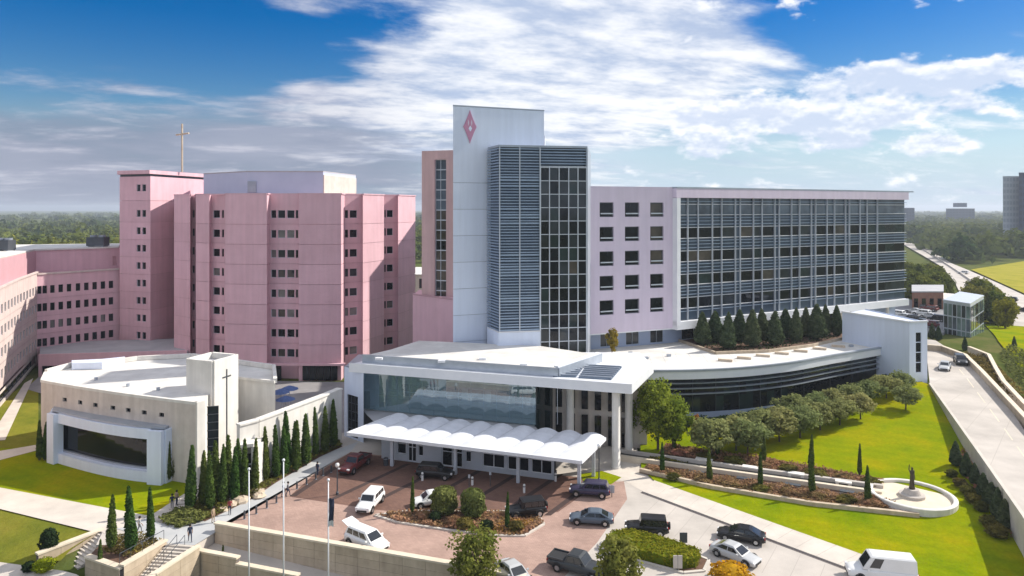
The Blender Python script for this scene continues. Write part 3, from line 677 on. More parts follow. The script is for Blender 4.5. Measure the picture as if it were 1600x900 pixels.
b = MB(); b.prism(ring, -.3, 36.2); b.build('core', 'pink_dark', pk)
outer = [on(272, 149.5), on(297, 146), on(306, 148.8), on(306.01, 143.6), on(327, 142), on(352, 142.2), on(352.01, 138.2), on(417, 137), on(421.5, 139.2), on(467, 138.6), on(467.01, 136.8), on(533, 137.2), on(538.4, 140.6), on(566.5, 142.5), on(567, 140.8), on(600, 148.5), on(600.01, 151), on(621.5, 152.6), on(622, 151), on(649, 160)]
b = MB()
for p, q in zip(outer[:-1], outer[1:]): b.bar((p[0], p[1]+.16), (q[0], q[1]+.16), .34, 36.7, 36.95)
b.build('parapet', 'pink', pk)
# base storey openings on the courtyard
p0, p1 = on(470, 136.3), on(540, 136.9)
b = MB(); b.prism([on(395, 136.6), on(540, 136.2), on(540, 137.2), on(395, 137.2)], 2.9, 3.3); b.build('ledge', 'pink', pk)
for i, x in enumerate((405, 430, 478, 489, 500, 511, 522)):
    b = MB(); b.box((*on(x, 136.7), 1.4), (1.3 if i > 1 else 2.4, .25, 2.8)); b.build('door', 'pane_dark', pk)
mat('penthouse', (.50, .56, .70), .6, (.45, .51, .65), .3)
# penthouse
ph = [on(318, 160), on(386, 150), on(505, 150.5), on(556, 168), on(330, 172)]
b = MB(); b.prism(ph, 36, 41.8); b.build('penthouse', 'penthouse', pk)
MB().bar((ph[2][0]+.1, ph[2][1]-.05), (ph[3][0]+.05, ph[3][1]-.1), .2, 36.5, 41.2).build('penthouse_screen', 'cream_stone', pk)
b = MB(); b.prism([(p[0], p[1]-.05) for p in ph], 41.8, 42.05); b.build('penthouse_roof', 'roof_grey', pk)
b = MB(); b.box((*on(394, 150), 38.6), (1.8, .5, 2.4)); b.build('penthouse_vent', 'metal_grey', pk)
# ---- left pink tower
lt = thing('hospital_block', 'tall narrow pink tower at the left end of the pink block', 'building', (*on(210, 158), 0))
FL = FP+[38.6]
a0, a1, a3 = on(187, 160), on(235, 157), on(325, 177)
strip(lt, a0, a1, -.2, 41.2, FL, wx(a0, a1, (213.5, 219.5), (222, 228)), 'pink', .8)
strip(lt, a1, a3, -.2, 41.2, FL, [], 'pink')
b = MB(); b.prism([(a0[0]+.2, a0[1]+.5), (a1[0]-.2, a1[1]+.6), (a3[0]-.6, a3[1]), on(215, 182)], -.3, 41.2); b.build('core', 'pink_dark', lt)
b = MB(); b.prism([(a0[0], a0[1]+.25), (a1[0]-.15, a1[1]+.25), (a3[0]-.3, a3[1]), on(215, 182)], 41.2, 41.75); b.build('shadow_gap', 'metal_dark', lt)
b = MB(); b.prism([(a0[0]-.4, a0[1]-.3), (a1[0]+.1, a1[1]-.6), (a3[0]+.5, a3[1]), on(213, 183)], 41.75, 42.6); b.build('cornice', 'pink', lt)
cx, cy = on(284.5, 166)
cr_ = thing('rooftop_cross', 'slender tan cross standing on the roof of the pink tower', 'cross', (cx, cy, 42.6))
b = MB(); b.tube([(cx, cy, 42.6), (cx, cy, 54.2)], .22, 8); b.build('mast', 'rock', cr_)
b = MB(); b.tube([(cx-1.7, cy+.6, 51.6), (cx+1.9, cy-.6, 51.9)], .2, 8); b.build('arm', 'rock', cr_)
# ---- curved left wing
FW = [4.9+3.8*k for k in range(4)]
lw = thing('hospital_wing', 'four storey pink wing with rows of small windows at the left edge', 'building', (*on(58, 149), 0))
wp = [on(-130, 74), on(-60, 94), on(0, 120), on(30, 135), on(58, 149)]
for i in range(len(wp)-1):
    p, q = wp[i], wp[i+1]; L_ = math.hypot(q[0]-p[0], q[1]-p[1]); n = max(3, int(L_/2.5)); sp_ = L_/n
    strip(lw, p, q, 2.6, 20.0, FW, [(sp_*(k+.28), sp_*(k+.78)) for k in range(n)], 'sunlit_pink', .85)
p, q = on(58, 149), on(187, 161.5); L_ = math.hypot(q[0]-p[0], q[1]-p[1])
cs = [62.5, 69]+[68.5+13.3*k for k in range(1, 9)]
strip(lw, p, q, .5, 19.6, FW, wx(p, q, *[(c-3.6, c+3.6) for c in (61.5, 70, 82, 95, 108, 122, 135, 148, 161, 173.5)]), 'pink', .85)
b = MB()
for i in range(len(wp)-1): b.bar(wp[i], wp[i+1], .5, 20.0, 20.35)
b.bar(p, q, .5, 19.6, 19.95); b.build('parapet', 'sunlit_pink', lw)
b = MB(); core = [(x-.9, y+.6) for x, y in wp]+[(q[0]-.4, q[1]+1.2), on(170, 185), (-160, 150), (-150, 80)]
b.prism(core, -.3, 19.5); b.build('core', 'pink_dark', lw)
up0, up1, up2 = on(-60, 112), on(56, 156), on(187, 167)
wall(lw, 'upper_wall', up1, up2, 19.5, 24.4, [(ux(up1, up2, 176), ux(up1, up2, 182), 20.2, 22.4)], 'pink', .3)
wall(lw, 'upper_wall', up0, up1, 19.5, 24.4, [], 'salmon', .3)
b = MB(); b.prism([(up0[0], up0[1]+.3), (up1[0]-.1, up1[1]+.3), (up2[0], up2[1]+.3), on(186, 180), on(-60, 170)], 19.4, 24.3); b.build('upper_core', 'pink_dark', lw)
b = MB(); b.prism([(up0[0], up0[1]-.5), (up1[0], up1[1]-.5), (up2[0], up2[1]-.5), on(188, 181), on(-60, 172)], 24.4, 24.75); b.build('upper_roof', 'roof_white', lw)
b = MB(); b.bar(on(8, 140), on(48, 155), .3, 20.3, 22.4); b.build('clerestory', 'frame_light', lw)
wall(lw, 'ground_storey', (wp[1][0]-.7, wp[1][1]), (wp[4][0]-.7, wp[4][1]+.6), .0, 2.62, [(2, 62, .5, 2.1)], 'cream_stone', .4)
window(lw, (wp[1][0]-.7, wp[1][1]), (wp[4][0]-.7, wp[4][1]+.6), 2, 62, .5, 2.1, .35, bars=[k/16 for k in range(1, 16)])
for xx, dd, sz in ((153, 166, 4.2), (8, 150, 3)):
    un = thing('rooftop_chiller', 'dark boxy cooling unit on the left wing roof' if xx > 100 else 'dark cooling unit at the left edge roof', 'cooling unit', (*on(xx, dd), 24.75))
    b = MB(); b.box((*on(xx, dd), 24.75+1.25), (sz, 2.4, 2.1)); b.build('casing', 'metal_dark', un)
    b = MB()
    for k in (-1, 1): b.lathe([(.75, 0), (.8, .5), (.7, .5), (.66, .1)], 14, (on(xx, dd)[0]+k*sz*.24, dd, 27.0))
    b.build('fan_shroud', 'metal_grey', un)
    b = MB()
    for k in (-1, 1): b.box((on(xx, dd)[0]+k*sz*.4, dd, 24.85), (.3, 2.2, .3))
    b.build('skid', 'metal_grey', un)
# pink podium in front of the wing and tower
pd = thing('podium_building', 'low pink podium at the foot of the left pink tower', 'building', (*on(180, 144), 0))
p0, p1 = on(60, 140), on(292, 144); uu = lambda x: ux(p0, p1, x)
ops = [(uu(65), uu(89), .2, 2.0), (uu(128), uu(170), 1.0, 2.2), (uu(172), uu(206), 1.0, 2.2)]
wall(pd, 'wall', p0, p1, -.2, 4.2, ops, 'pink', .4)
for o in ops: window(pd, p0, p1, *o, .35, bars=(.33, .66))
b = MB(); b.prism([(p0[0], p0[1]+.5), (p1[0], p1[1]+.5), on(292, 160), on(62, 155)], -.3, 3.9, 0); b.build('roof_slab', 'roof_grey', pd)
b = MB(); b.bar((p0[0], p0[1]+.2), (p1[0], p1[1]+.2), .4, 4.2, 4.36); b.build('coping', 'pink', pd)

# ---- chapel
ch = thing('chapel', 'low cream stone chapel with curved framed window and square white tower', 'chapel', (*on(190, 88), 0))
C0 = on(64, 96); C1 = on(306, 85)
cm = lerp2(C0, C1, .5); cm = (cm[0]-.35, cm[1]-.9)
cv = []
for k in range(13):
    t = k/12; cv.append(((1-t)**2*C0[0]+2*t*(1-t)*cm[0]+t*t*C1[0], (1-t)**2*C0[1]+2*t*(1-t)*cm[1]+t*t*C1[1]))
wxs = [101, 125, 150, 173.5, 200, 225, 252]
def sect(x):
    for i in range(12):
        u = ux(cv[i], cv[i+1], x); L_ = math.hypot(cv[i+1][0]-cv[i][0], cv[i+1][1]-cv[i][1])
        if 0 <= u < L_: return i, u, L_
    return None
hits = {}
for x in wxs:
    s_ = sect(x)
    if s_: hits.setdefault(s_[0], []).append((s_[1], s_[2]))
ZR = 10.1
for i in range(12):
    ops = []
    for u, L_ in hits.get(i, []):
        a = min(max(.02, u-.42), L_-.9); ops.append((a, a+.85, 7.75, 8.3))
    wall(ch, 'wall_panel', lerp2(cv[i], cv[i+1], .006), cv[i+1], -.2, ZR, ops, 'cream_stone', .35)
    for o in ops: window(ch, cv[i], cv[i+1], *o, .3, bars=(.5,), fw=.05)
CE = on(318, 90)
RB = [C1, on(330, 91), on(372, 98), on(430, 95.6), on(428, 104), on(300, 112), on(215, 110), on(160, 106.5), on(112, 105.5), on(72, 101)]
b = MB(); b.prism([(p[0], p[1]+.36) for p in cv]+[(p[0], p[1]) for p in RB[1:]], -.2, ZR-.35); b.build('core', 'white_stone', ch)
b = MB(); b.poly([(p[0], p[1]+.4, ZR-.34) for p in cv]+[(p[0], p[1], ZR-.34) for p in RB[1:]]); b.build('roof', 'roof_white', ch)
b = MB()
ringp = [(p[0], p[1]+.22) for p in cv]
for p, q in zip(ringp[:-1], ringp[1:]): b.bar(p, q, .44, ZR-.3, ZR+.05)
for p, q in zip(RB[3:-1], RB[4:]): b.bar(p, q, .5, ZR-.3, ZR+.35)
b.bar(RB[-1], (C0[0], C0[1]+.3), .5, ZR-.3, ZR+.05); b.bar(RB[2], RB[3], .4, ZR-.3, ZR+.05); b.build('parapet', 'white_stone', ch)
b = MB(); b.prism([on(112, 103.5), on(160, 104), on(195, 108), on(160, 106.4), on(112, 105.4)], ZR-.3, ZR+.7); b.build('roof_upstand', 'white_panel', ch)
b = MB(); b.bar(C1, (C1[0]+.55, C1[1]+.95), .55, -.2, ZR+.05); b.build('wall_end', 'white_stone', ch)
for k in range(9):
    b = MB(); g0, g1 = (C1[0]+.75, C1[1]+1.5), (C1[0]+2.0, C1[1]+1.9); b.poly([(*g0, .2+k*1.0), (*g1, .2+k*1.0), (*g1, 1.14+k*1.0), (*g0, 1.14+k*1.0)]); b.build('pane', 'pane_mid', ch)
b = MB()
for k in range(10): b.bar((C1[0]+.72, C1[1]+1.42), (C1[0]+2.02, C1[1]+1.84), .12, .12+k, .2+k)
b.build('slot_frame', 'metal_dark', ch)
for k, (x, y) in enumerate(((200, 600), (247, 606), (150, 590))):
    c = at(x, y, ZR); MB().lathe([(.22, 0), (.22, .35), (.3, .36), (.02, .45)], 10, (*c, ZR-.34)).build('roof_vent', 'metal_grey', ch)
# bell tower
tcx, tcy = on(333, 90); e1_ = (.35, .937); e2_ = (-.937, .35); S_ = 4.3
TP = [(tcx, tcy), (tcx+e1_[0]*S_, tcy+e1_[1]*S_), (tcx+e1_[0]*S_+e2_[0]*S_, tcy+e1_[1]*S_+e2_[1]*S_), (tcx+e2_[0]*S_, tcy+e2_[1]*S_)]
ctr = (sum(p[0] for p in TP)/4, sum(p[1] for p in TP)/4); ZT = 14.1
tw = MB()
for i in range(4): tw.bar(TP[i], TP[(i+1) % 4], .0+.45, -.2, ZT)
tw.prism([lerp2(p, ctr, .1) for p in TP], -.1, ZT-.8); tw = tw.build('bell_tower', 'white_stone', ch)
b = MB(); b.poly([(*lerp2(p, ctr, .11), ZT-.78) for p in TP]); b.build('tower_roof', 'roof_grey', tw)
n_ = (e1_[1], -e1_[0]); mp_ = lerp2(TP[0], TP[1], .5); mp_ = (mp_[0]+n_[0]*.26, mp_[1]+n_[1]*.26)
b = MB(); b.bar((mp_[0]-e1_[0]*.06, mp_[1]-e1_[1]*.06), (mp_[0]+e1_[0]*.06, mp_[1]+e1_[1]*.06), .1, 2.0, 12.6)
b.bar((mp_[0]-e1_[0]*.75, mp_[1]-e1_[1]*.75), (mp_[0]+e1_[0]*.75, mp_[1]+e1_[1]*.75), .09, 11.55, 11.7); b.build('wall_cross', 'metal_dark', tw)
# curved bay with framed glass
bay = []
for k in range(13):
    t = k/12; x_ = 81+(257-81)*t; base = lerp2(on(81, 94.2), on(257, 86.6), t); bow = 2.3*math.sin(math.pi*(.12+t*.76))
    bay.append(on(x_, base[1]-bow-.4))
def bayseg(i, k): 
    p, q = bay[i], bay[i+1]; dx, dy = q[0]-p[0], q[1]-p[1]; L_ = math.hypot(dx, dy); return (p[0]-dy/L_*k, p[1]+dx/L_*k), (q[0]-dy/L_*k, q[1]+dx/L_*k)
b = MB()
for i in range(12):
    p, q = bayseg(i, .35)
    b.bar(p, q, .9, 5.35, 6.6); b.bar(p, q, .9, -.1, 1.3)
b.bar(bay[0], lerp2(bay[0], bay[1], .7), 1.3, -.1, 6.6); b.bar(lerp2(bay[11], bay[12], -.5), bay[12], 1.3, -.1, 6.6)
b.build('bay_frame', 'white_panel', ch)
b = MB(); b.prism([(p[0], p[1]+.1) for p in bay]+[(C1[0]-4, C1[1]+2.6), (C0[0]+1.5, C0[1]+.8)], 6.6, 6.85); b.build('bay_roof', 'metal_grey', ch)
b = MB(); b.bar(bay[0], (C0[0]+2., C0[1]), .4, -.1, 6.6); b.bar(bay[12], (bay[12][0]+1, bay[12][1]+3.2), .4, -.1, 6.6); b.build('bay_side', 'white_panel', ch)
for i in range(0, 12):
    p, q = bayseg(i, .95); g = MB(); g.poly([(*p, 1.3), (*q, 1.3), (*q, 5.35), (*p, 5.35)]); g.build('bay_pane', 'pane_dark', ch)
for z0_, z1_ in ((1.28, 1.55), (5.1, 5.4)):
    b = MB()
    for i in range(0, 12): b.bar(*bayseg(i, .75), .3, z0_, z1_)
    b.build('bay_inner_frame', 'metal_grey', ch)
# white courtyard wall and porch to the right of the chapel
cw = thing('courtyard_wall', 'long curved white wall behind the row of cypresses', 'wall', (*on(440, 90), 0))
cp = [on(372, 84.5), on(402, 86.5), on(432, 89.5), on(466, 93.2), on(500, 97.2), on(531, 101.5)]
for i in range(5):
    b = MB(); b.bar(lerp2(cp[i], cp[i+1], .004), cp[i+1], .7, -.2, 7.4); b.build('wall_panel', 'white_stone', cw)
b = MB()
for i in range(5): b.bar(cp[i], cp[i+1], 1.0, 7.4, 7.62)
b.build('coping', 'white_stone', cw)
b = MB(); q0, q1 = on(368, 83.2), on(396, 84.0)
b.prism([q0, q1, (q1[0]+.4, q1[1]+2.5), (q0[0]+.4, q0[1]+2.5)], 5.0, 5.4); b.bar(q1, (q1[0]+.3, q1[1]+2), .6, -.1, 5.0); b.bar(q0, (q0[0]+.3, q0[1]+2), .5, -.1, 5.0); b.build('porch', 'white_stone', cw)
b = MB(); b.bar((q0[0]+.5, q0[1]+1.2), (q1[0]-.3, q1[1]+1.2), .1, 0, 3.9); b.build('door', 'pane_dark', cw)
b = MB(); b.bar((q0[0]+.4, q0[1]+1.1), (q1[0]-.3, q1[1]+1.1), .14, 2.5, 2.7); b.build('door_frame', 'frame_light', cw)

# ---- lobby pavilion
lb = thing('entrance_pavilion', 'white flat-roofed entrance pavilion with tall glass lobby and round columns', 'building', (*on(760, 92), 0))
Fl = on(547, 101); Fr = on(986, 89); Br = on(1020, 100.5); Bl = on(655, 114)
ef = ((Fr[0]-Fl[0]), (Fr[1]-Fl[1])); LF = math.hypot(*ef); ef = (ef[0]/LF, ef[1]/LF); nf = (-ef[1], ef[0])
PL = lambda u, k=0.: (Fl[0]+ef[0]*u+nf[0]*k, Fl[1]+ef[1]*u+nf[1]*k)
ZL = 11.2
uS = ux(Fl, Fr, 868)
# roof slab with two openings for louvred skylights
slab = [Fl, Fr, Br, on(1000, 109), on(845, 109.6), Bl]
b = MB(); b.prism(slab, 10.35, ZL); b.build('roof_slab', 'metal_white', lb)
b = MB(); b.bar(PL(-.1, -.06), PL(LF+.05, -.06), .2, 10.1, ZL+.18); b.bar(PL(LF, 0), Br, .25, 10.1, ZL+.18); b.build('fascia', 'metal_white', lb)
rz = [PL(1.2, 1.6), PL(uS, 1.6), PL(uS+4.0, 12.5), on(845, 109.5), Bl, PL(3, 7)]
b = MB(); b.prism(rz, ZL+.0, 12.15); b.build('raised_roof', 'roof_white', lb)
b = MB(); b.bar(PL(1.2, 1.55), PL(uS, 1.55), .3, ZL+.02, 12.4); b.bar(PL(uS, 1.6), PL(uS+4.0, 12.4), .35, ZL+.02, 12.42); b.build('raised_parapet', 'metal_grey', lb)
b = MB(); b.bar(PL(uS-.35, 1.8), PL(uS+3.6, 12.4), .7, 12.42, 12.6); b.build('parapet_cap', 'metal_white', lb)
for i, (xa, xb) in enumerate(((878, 914), (917, 972))):
    q = [at(xa-14 if i == 0 else xa-13, 589 if i == 0 else 591, ZL), at(xb-(14 if i == 0 else 17), 590 if i == 0 else 594, ZL), at(xb, 571 if i == 0 else 574, ZL), at(xa, 569 if i == 0 else 571, ZL)]
    o = MB().prism(q, ZL+.0, ZL+.12).build('skylight', 'louvre_back', lb)
    b = MB()
    for k in range(7): b.bar(lerp2(q[0], q[3], (k+.5)/7), lerp2(q[1], q[2], (k+.5)/7), .22, ZL+.13, ZL+.32)
    b.build('skylight_louvre', 'metal_grey', o)
for i, (x, y) in enumerate(((592, 562), (690, 566), (754, 562), (818, 571))):
    b = MB(); c = at(x, y, 12.15); b.box((*c, 12.3), (1.0, .7, .3)); b.build('roof_hatch', 'metal_white', lb)
# upper lobby glass
lobbyglass = bpy.data.materials.new('lobby_glass'); lobbyglass.use_nodes = True; MATS['lobby_glass'] = lobbyglass
nt = lobbyglass.node_tree; nt.nodes.clear()
tr_ = nt.nodes.new('ShaderNodeBsdfTransparent'); tr_.inputs['Color'].default_value = (.34, .56, .64, 1)
gl_ = nt.nodes.new('ShaderNodeBsdfGlossy'); gl_.inputs['Roughness'].default_value = .02; gl_.inputs['Color'].default_value = (.78, .90, .98, 1)
mx_ = nt.nodes.new('ShaderNodeMixShader'); mx_.inputs[0].default_value = .24; o_ = nt.nodes.new('ShaderNodeOutputMaterial')
df_ = nt.nodes.new('ShaderNodeBsdfDiffuse'); df_.inputs['Color'].default_value = (.42, .60, .68, 1); mf_ = nt.nodes.new('ShaderNodeMixShader'); mf_.inputs[0].default_value = .26  # diffuse film puts a bluish reflected-sky sheen into the glass
nt.links.new(tr_.outputs[0], mx_.inputs[1]); nt.links.new(gl_.outputs[0], mx_.inputs[2]); nt.links.new(mx_.outputs[0], mf_.inputs[1]); nt.links.new(df_.outputs[0], mf_.inputs[2]); nt.links.new(mf_.outputs[0], o_.inputs['Surface'])
g0 = PL(ux(Fl, Fr, 566), 2.2); uA = ux(PL(0, 2.2), PL(LF, 2.2), 567); uZ = ux(PL(0, 2.2), PL(LF, 2.2), 837)
ng = 14
for i in range(ng):
    a, c = uA+(uZ-uA)*i/ng, uA+(uZ-uA)*(i+1)/ng; q = rnd.uniform(-.012, .012)
    for j, (z0, z1) in enumerate(((4.2, 7.2), (7.2, 10.3))):
        g = MB(); g.poly([(*PL(a, 2.2+q), z0), (*PL(c, 2.2-q), z0), (*PL(c, 2.2-q), z1), (*PL(a, 2.2+q), z1)]); g.build('pane', 'lobby_glass', lb)
for i in range(0, ng+1):
    u = uA+(uZ-uA)*i/ng; b = MB(); b.bar(PL(u-.025, 2.3), PL(u+.025, 2.3), .16, 4.0, 10.3); b.build('mullion', 'metal_grey', lb)
b = MB(); b.bar(PL(uA, 2.3), PL(uZ, 2.3), .1, 7.17, 7.23); b.build('transom', 'metal_grey', lb)
b = MB(); b.prism([PL(uA, 2.5), PL(uZ, 2.5), PL(uZ, 13), PL(uA+2, 13)], 3.6, 4.0); b.build('lobby_floor', 'plaza', lb)
b = MB(); b.bar(PL(uA, 9.5), PL(uZ+3, 9.5), .4, 0, 10.35); b.build('lobby_back_wall', 'cream_stone', lb)
for i in range(6):
    b = MB(); b.bar(PL(uA+3+i*3.7, 9.1), PL(uA+5.6+i*3.7, 9.1), .12, 4.6, 6.4); b.build('interior_window', 'pane_dark', lb)
b = MB(); b.bar(PL(uA, 6.5), PL(uZ, 6.5), .2, 5.0, 5.25)
b.build('balcony_rail', 'rock', lb)
# dark recess right of the lobby glass
b = MB(); b.bar(PL(uZ, 2.2), PL(uZ+.8, 8.2), .3, 0, 10.35); b.build('lobby_side', 'pane_teal', lb)
b = MB(); b.bar(PL(uZ+.8, 8.3), PL(LF+1, 9.6), .3, 0, 10.35); b.build('recess_wall', 'cream_stone', lb)
for i in range(6):
    u = uZ+1.4+i*1.9
    b = MB(); b.bar(PL(u, 8.15), PL(u+.9, 8.3), .12, .3, 4.4); b.build('recess_window', 'pane_dark', lb)
    b = MB(); b.bar(PL(u, 8.15), PL(u+.9, 8.3), .12, 5.2, 9.2); b.build('recess_window', 'pane_dark', lb)
b = MB(); u = uZ+2.6; b.bar(PL(u, 4), PL(u+.08, 4), .1, 4.0, 10.3); b.build('recess_post', 'frame_light', lb)
for x, d, base in ((891, 97.5, 0), (919, 101, 0), (962.5, 90.6, 0), (982.5, 97.0, 0)):
    c = on(x, d); b = MB(); b.lathe([(.62, base), (.62, .3), (.56, .32), (.54, 10.1)], 20, (*c, 0)); o = b.build('column', 'white_stone', lb, True)
# left wing of the pavilion: dark glass and white corner
q0, q1 = on(538, 103.2), on(568, 100.2)
wall(lb, 'corner_wall', q0, q1, 0, 10.35, [(.7, 3.3, .2, 6.4)], 'white_panel', .3)
window(lb, q0, q1, .7, 3.3, .2, 6.4, .25, bars=(.33, .66), tr=(.2, .4, .6, .8))
b = MB(); b.prism([q0, (q0[0]+.1, q0[1]+.4), PL(uA, 3), PL(uA, 12), on(560, 112)], 0, 10.3); b.build('corner_core', 'metal_grey', lb)
# ---- ground floor under the vault canopy
h0, h1 = on(596, 94.0), on(866, 86.4); LH = math.hypot(h1[0]-h0[0], h1[1]-h0[1])
hops = [(ux(h0, h1, a), ux(h0, h1, c), z0, z1) for a, c, z0, z1 in ((620, 634, .9, 3.2), (637, 650, .05, 3.2), (653, 661, .9, 3.2), (690, 722, .05, 3.2), (727, 736, .9, 3.2), (754, 788, .6, 3.4), (793, 826, .6, 3.4), (830, 862, .6, 3.4))]
wall(lb, 'entrance_wall', h0, h1, 0, 3.9, hops, 'frame_light', .3)
for i, o in enumerate(hops): window(lb, h0, h1, *o, .25, 'metal_white', 'pane_dark', bars=(.5,) if i in (1, 3, 5, 6, 7) else (), tr=(.6,), fw=.09, name='door' if i in (1, 3) else 'window')
b = MB(); b.prism([h0, h1, PL(uZ, 2.1), PL(uA, 2.1)], 3.9, 4.0); b.build('vestibule_roof', 'roof_grey', lb)
b = MB(); b.bar((h1[0]+.1, h1[1]), PL(uZ, 2.1), .2, 0, 3.9); b.build('vestibule_side', 'pane_dark', lb)
# ---- vaulted canopy
vc = thing('entrance_canopy', 'white canopy of ten scalloped vaults over the drop-off lane', 'canopy', (*on(760, 88), 0))
K0 = on(543, 91); K1 = on(908, 80.8); K2 = on(945.5, 89); K3 = on(610, 98.4)
ZC = 4.45
NV = 10
vm = None
for i in range(NV):
    f0, f1 = lerp2(K0, K1, i/NV), lerp2(K0, K1, (i+1)/NV); r0, r1 = lerp2(K3, K2, i/NV), lerp2(K3, K2, (i+1)/NV); b = MB(); n = 12
    vs = []; 
    for j in range(5):
        s_ = j/4
        for k in range(n+1):
            t = k/n; p = lerp2(lerp2(f0, f1, .01+t*.98), lerp2(r0, r1, .01+t*.98), s_); h = (.05+.48*s_)*math.sin(math.pi*t)**.8
            vs.append((*p, ZC+.02+h))
    fs = [(j*(n+1)+k, j*(n+1)+k+1, (j+1)*(n+1)+k+1, (j+1)*(n+1)+k) for j in range(4) for k in range(n)]
    b.add(vs, fs); b.poly(vs[-(n+1):][::-1]); o = b.build('vault', 'vault', vc, True)
b = MB(); b.prism([K0, K1, K2, K3], ZC-.16, ZC); b.build('deck', 'metal_white', vc)
b = MB()
for p, q in ((K0, K1), (K1, K2), (K2, K3), (K3, K0)): b.bar(p, q, .28, ZC-.34, ZC+.06)
b.build('edge_beam', 'metal_white', vc)
b = MB()
for i in range(NV+1): b.bar(lerp2(K0, K1, min(.997, max(.003, i/NV))), lerp2(K3, K2, min(.997, max(.003, i/NV))), .16, ZC-.3, ZC-.17)
b.build('rib', 'frame_light', vc)
for t, s_ in ((.16, .25), (.45, .25), (.72, .25), (.97, .22), (.97, .8), (.16, .9), (.72, .9)):
    p = lerp2(lerp2(K0, K1, t), lerp2(K3, K2, t), s_); b = MB(); b.box((*p, (ZC-.3)/2), (.4, .4, ZC-.3), R(-15)); b.build('post', 'frame_light', vc)

# ---- curved podium with ribbon glazing
cpd = thing('podium_building', 'low curved white podium with dark ribbon glazing and rooftop terrace', 'building', (*on(1200, 112), 0))
ctl = [on(1000, 106.5), on(1060, 106.6), on(1110, 107.2), on(1160, 108.4), on(1205, 110.3), on(1250, 113), on(1304, 117.8), on(1350, 121.8), on(1402, 127)]
def crom(pts, n):
    out = []
    P = [pts[0]]+pts+[pts[-1]]
    for i in range(1, len(P)-2):
        for k in range(n):
            t = k/n; q = []
            for a in (0, 1): q.append(.5*((2*P[i][a])+(-P[i-1][a]+P[i+1][a])*t+(2*P[i-1][a]-5*P[i][a]+4*P[i+1][a]-P[i+2][a])*t*t+(-P[i-1][a]+3*P[i][a]-3*P[i+1][a]+P[i+2][a])*t**3))
            out.append(tuple(q))
    return out+[pts[-1]]
pc = crom(ctl, 4)
def offs(pts, k):
    o = []
    for i, p in enumerate(pts):
        a, c = pts[max(0, i-1)], pts[min(len(pts)-1, i+1)]; dx, dy = c[0]-a[0], c[1]-a[1]; L_ = math.hypot(dx, dy); o.append((p[0]-dy/L_*k, p[1]+dx/L_*k))
    return o
def band(b, k, w, z0, z1):
    p = offs(pc, k)
    for i in range(len(p)-1): b.prism([p[i], p[i+1], offs(pc, k+w)[i+1], offs(pc, k+w)[i]], z0, z1)
b = MB(); band(b, 0, .8, 7.55, 9.0); b.build('fascia', 'metal_white', cpd)
b = MB(); band(b, -.12, .5, 8.75, 9.05); b.build('roof_edge', 'metal_grey', cpd)
gp = offs(pc, .9)
for i in range(len(gp)-1):
    for j, (z0, z1) in enumerate(((2.2, 4.6), (4.6, 6.3), (6.3, 7.95))):
        g = MB(); g.poly([(*gp[i], z0), (*gp[i+1], z0), (*gp[i+1], z1), (*gp[i], z1)]); g.build('pane', ['pane_dark', 'pane_dark', 'pane_mid'][j] if rnd.random() < .8 else 'pane_teal', cpd)
    if i % 3 == 0: b = MB(); b.bar(gp[i], (gp[i][0]+.001, gp[i][1]-.12), .05, 2.2, 7.6); b.build('mullion', 'metal_dark', cpd)
for z, k, w in ((6.75, .35, .5), (5.95, .3, .55), (5.1, .3, .55)):
    b = MB(); band(b, k, w, z, z+.10); b.build('sunshade', 'metal_grey', cpd)
b = MB(); band(b, .7, .4, -.2, 2.2); b.build('plinth', 'blueblock', cpd)
tpoly = offs(pc, .4)+[on(1410, 131), c2_, b2_, a2, BB, on(845, 112), on(845, 110), on(1000, 109.2)]
b = MB(); b.prism(tpoly, 8.3, 8.62); b.build('terrace_deck', 'roof_white', cpd)
b = MB(); b.prism(offs(pc, 1.0)+[on(1404, 133), on(1000, 124)], -.2, 8.3); b.build('core', 'metal_dark', cpd)
# terrace planter with joists
pl0 = [at(1060, 532, 8.8), at(1118, 552, 8.8), at(1200, 549, 8.8), at(1270, 540, 8.8), at(1318, 529, 8.8), at(1318, 519, 8.8), at(1240, 524, 8.8), at(1075, 524, 8.8)]
b = MB(); b.prism(pl0, 8.62, 8.85); b.build('planter_bed', 'mulch', cpd)
b = MB()
for p, q in zip(pl0[:5], pl0[1:5]): b.bar(p, q, .35, 8.62, 9.1)
b.build('planter_kerb', 'lime_wall', cpd)
for k in range(7):
    p = at(1122+k*29.5, 561-k*3.6, 8.9); b = MB(); q = (p[0]+2.1, p[1]-.9); b.bar(p, q, .5, 8.62, 9.0); b.build('terrace_bench', 'rock', cpd)
for k, (x, y) in enumerate(((1010, 560), (1045, 556), (985, 552), (1330, 541), (1362, 540))):
    c = at(x, y, 8.7); MB().box((*c, 8.8), (.7, .5, .36)).build('roof_vent', 'metal_grey', cpd)
b = MB()
for k in range(9): p = at(975+k*22, 570-k*.5, 8.63); MB().bar(p, (p[0]+.9, p[1]+7.5), .05, 8.622, 8.63).build('deck_joint', 'roof_grey', cpd)
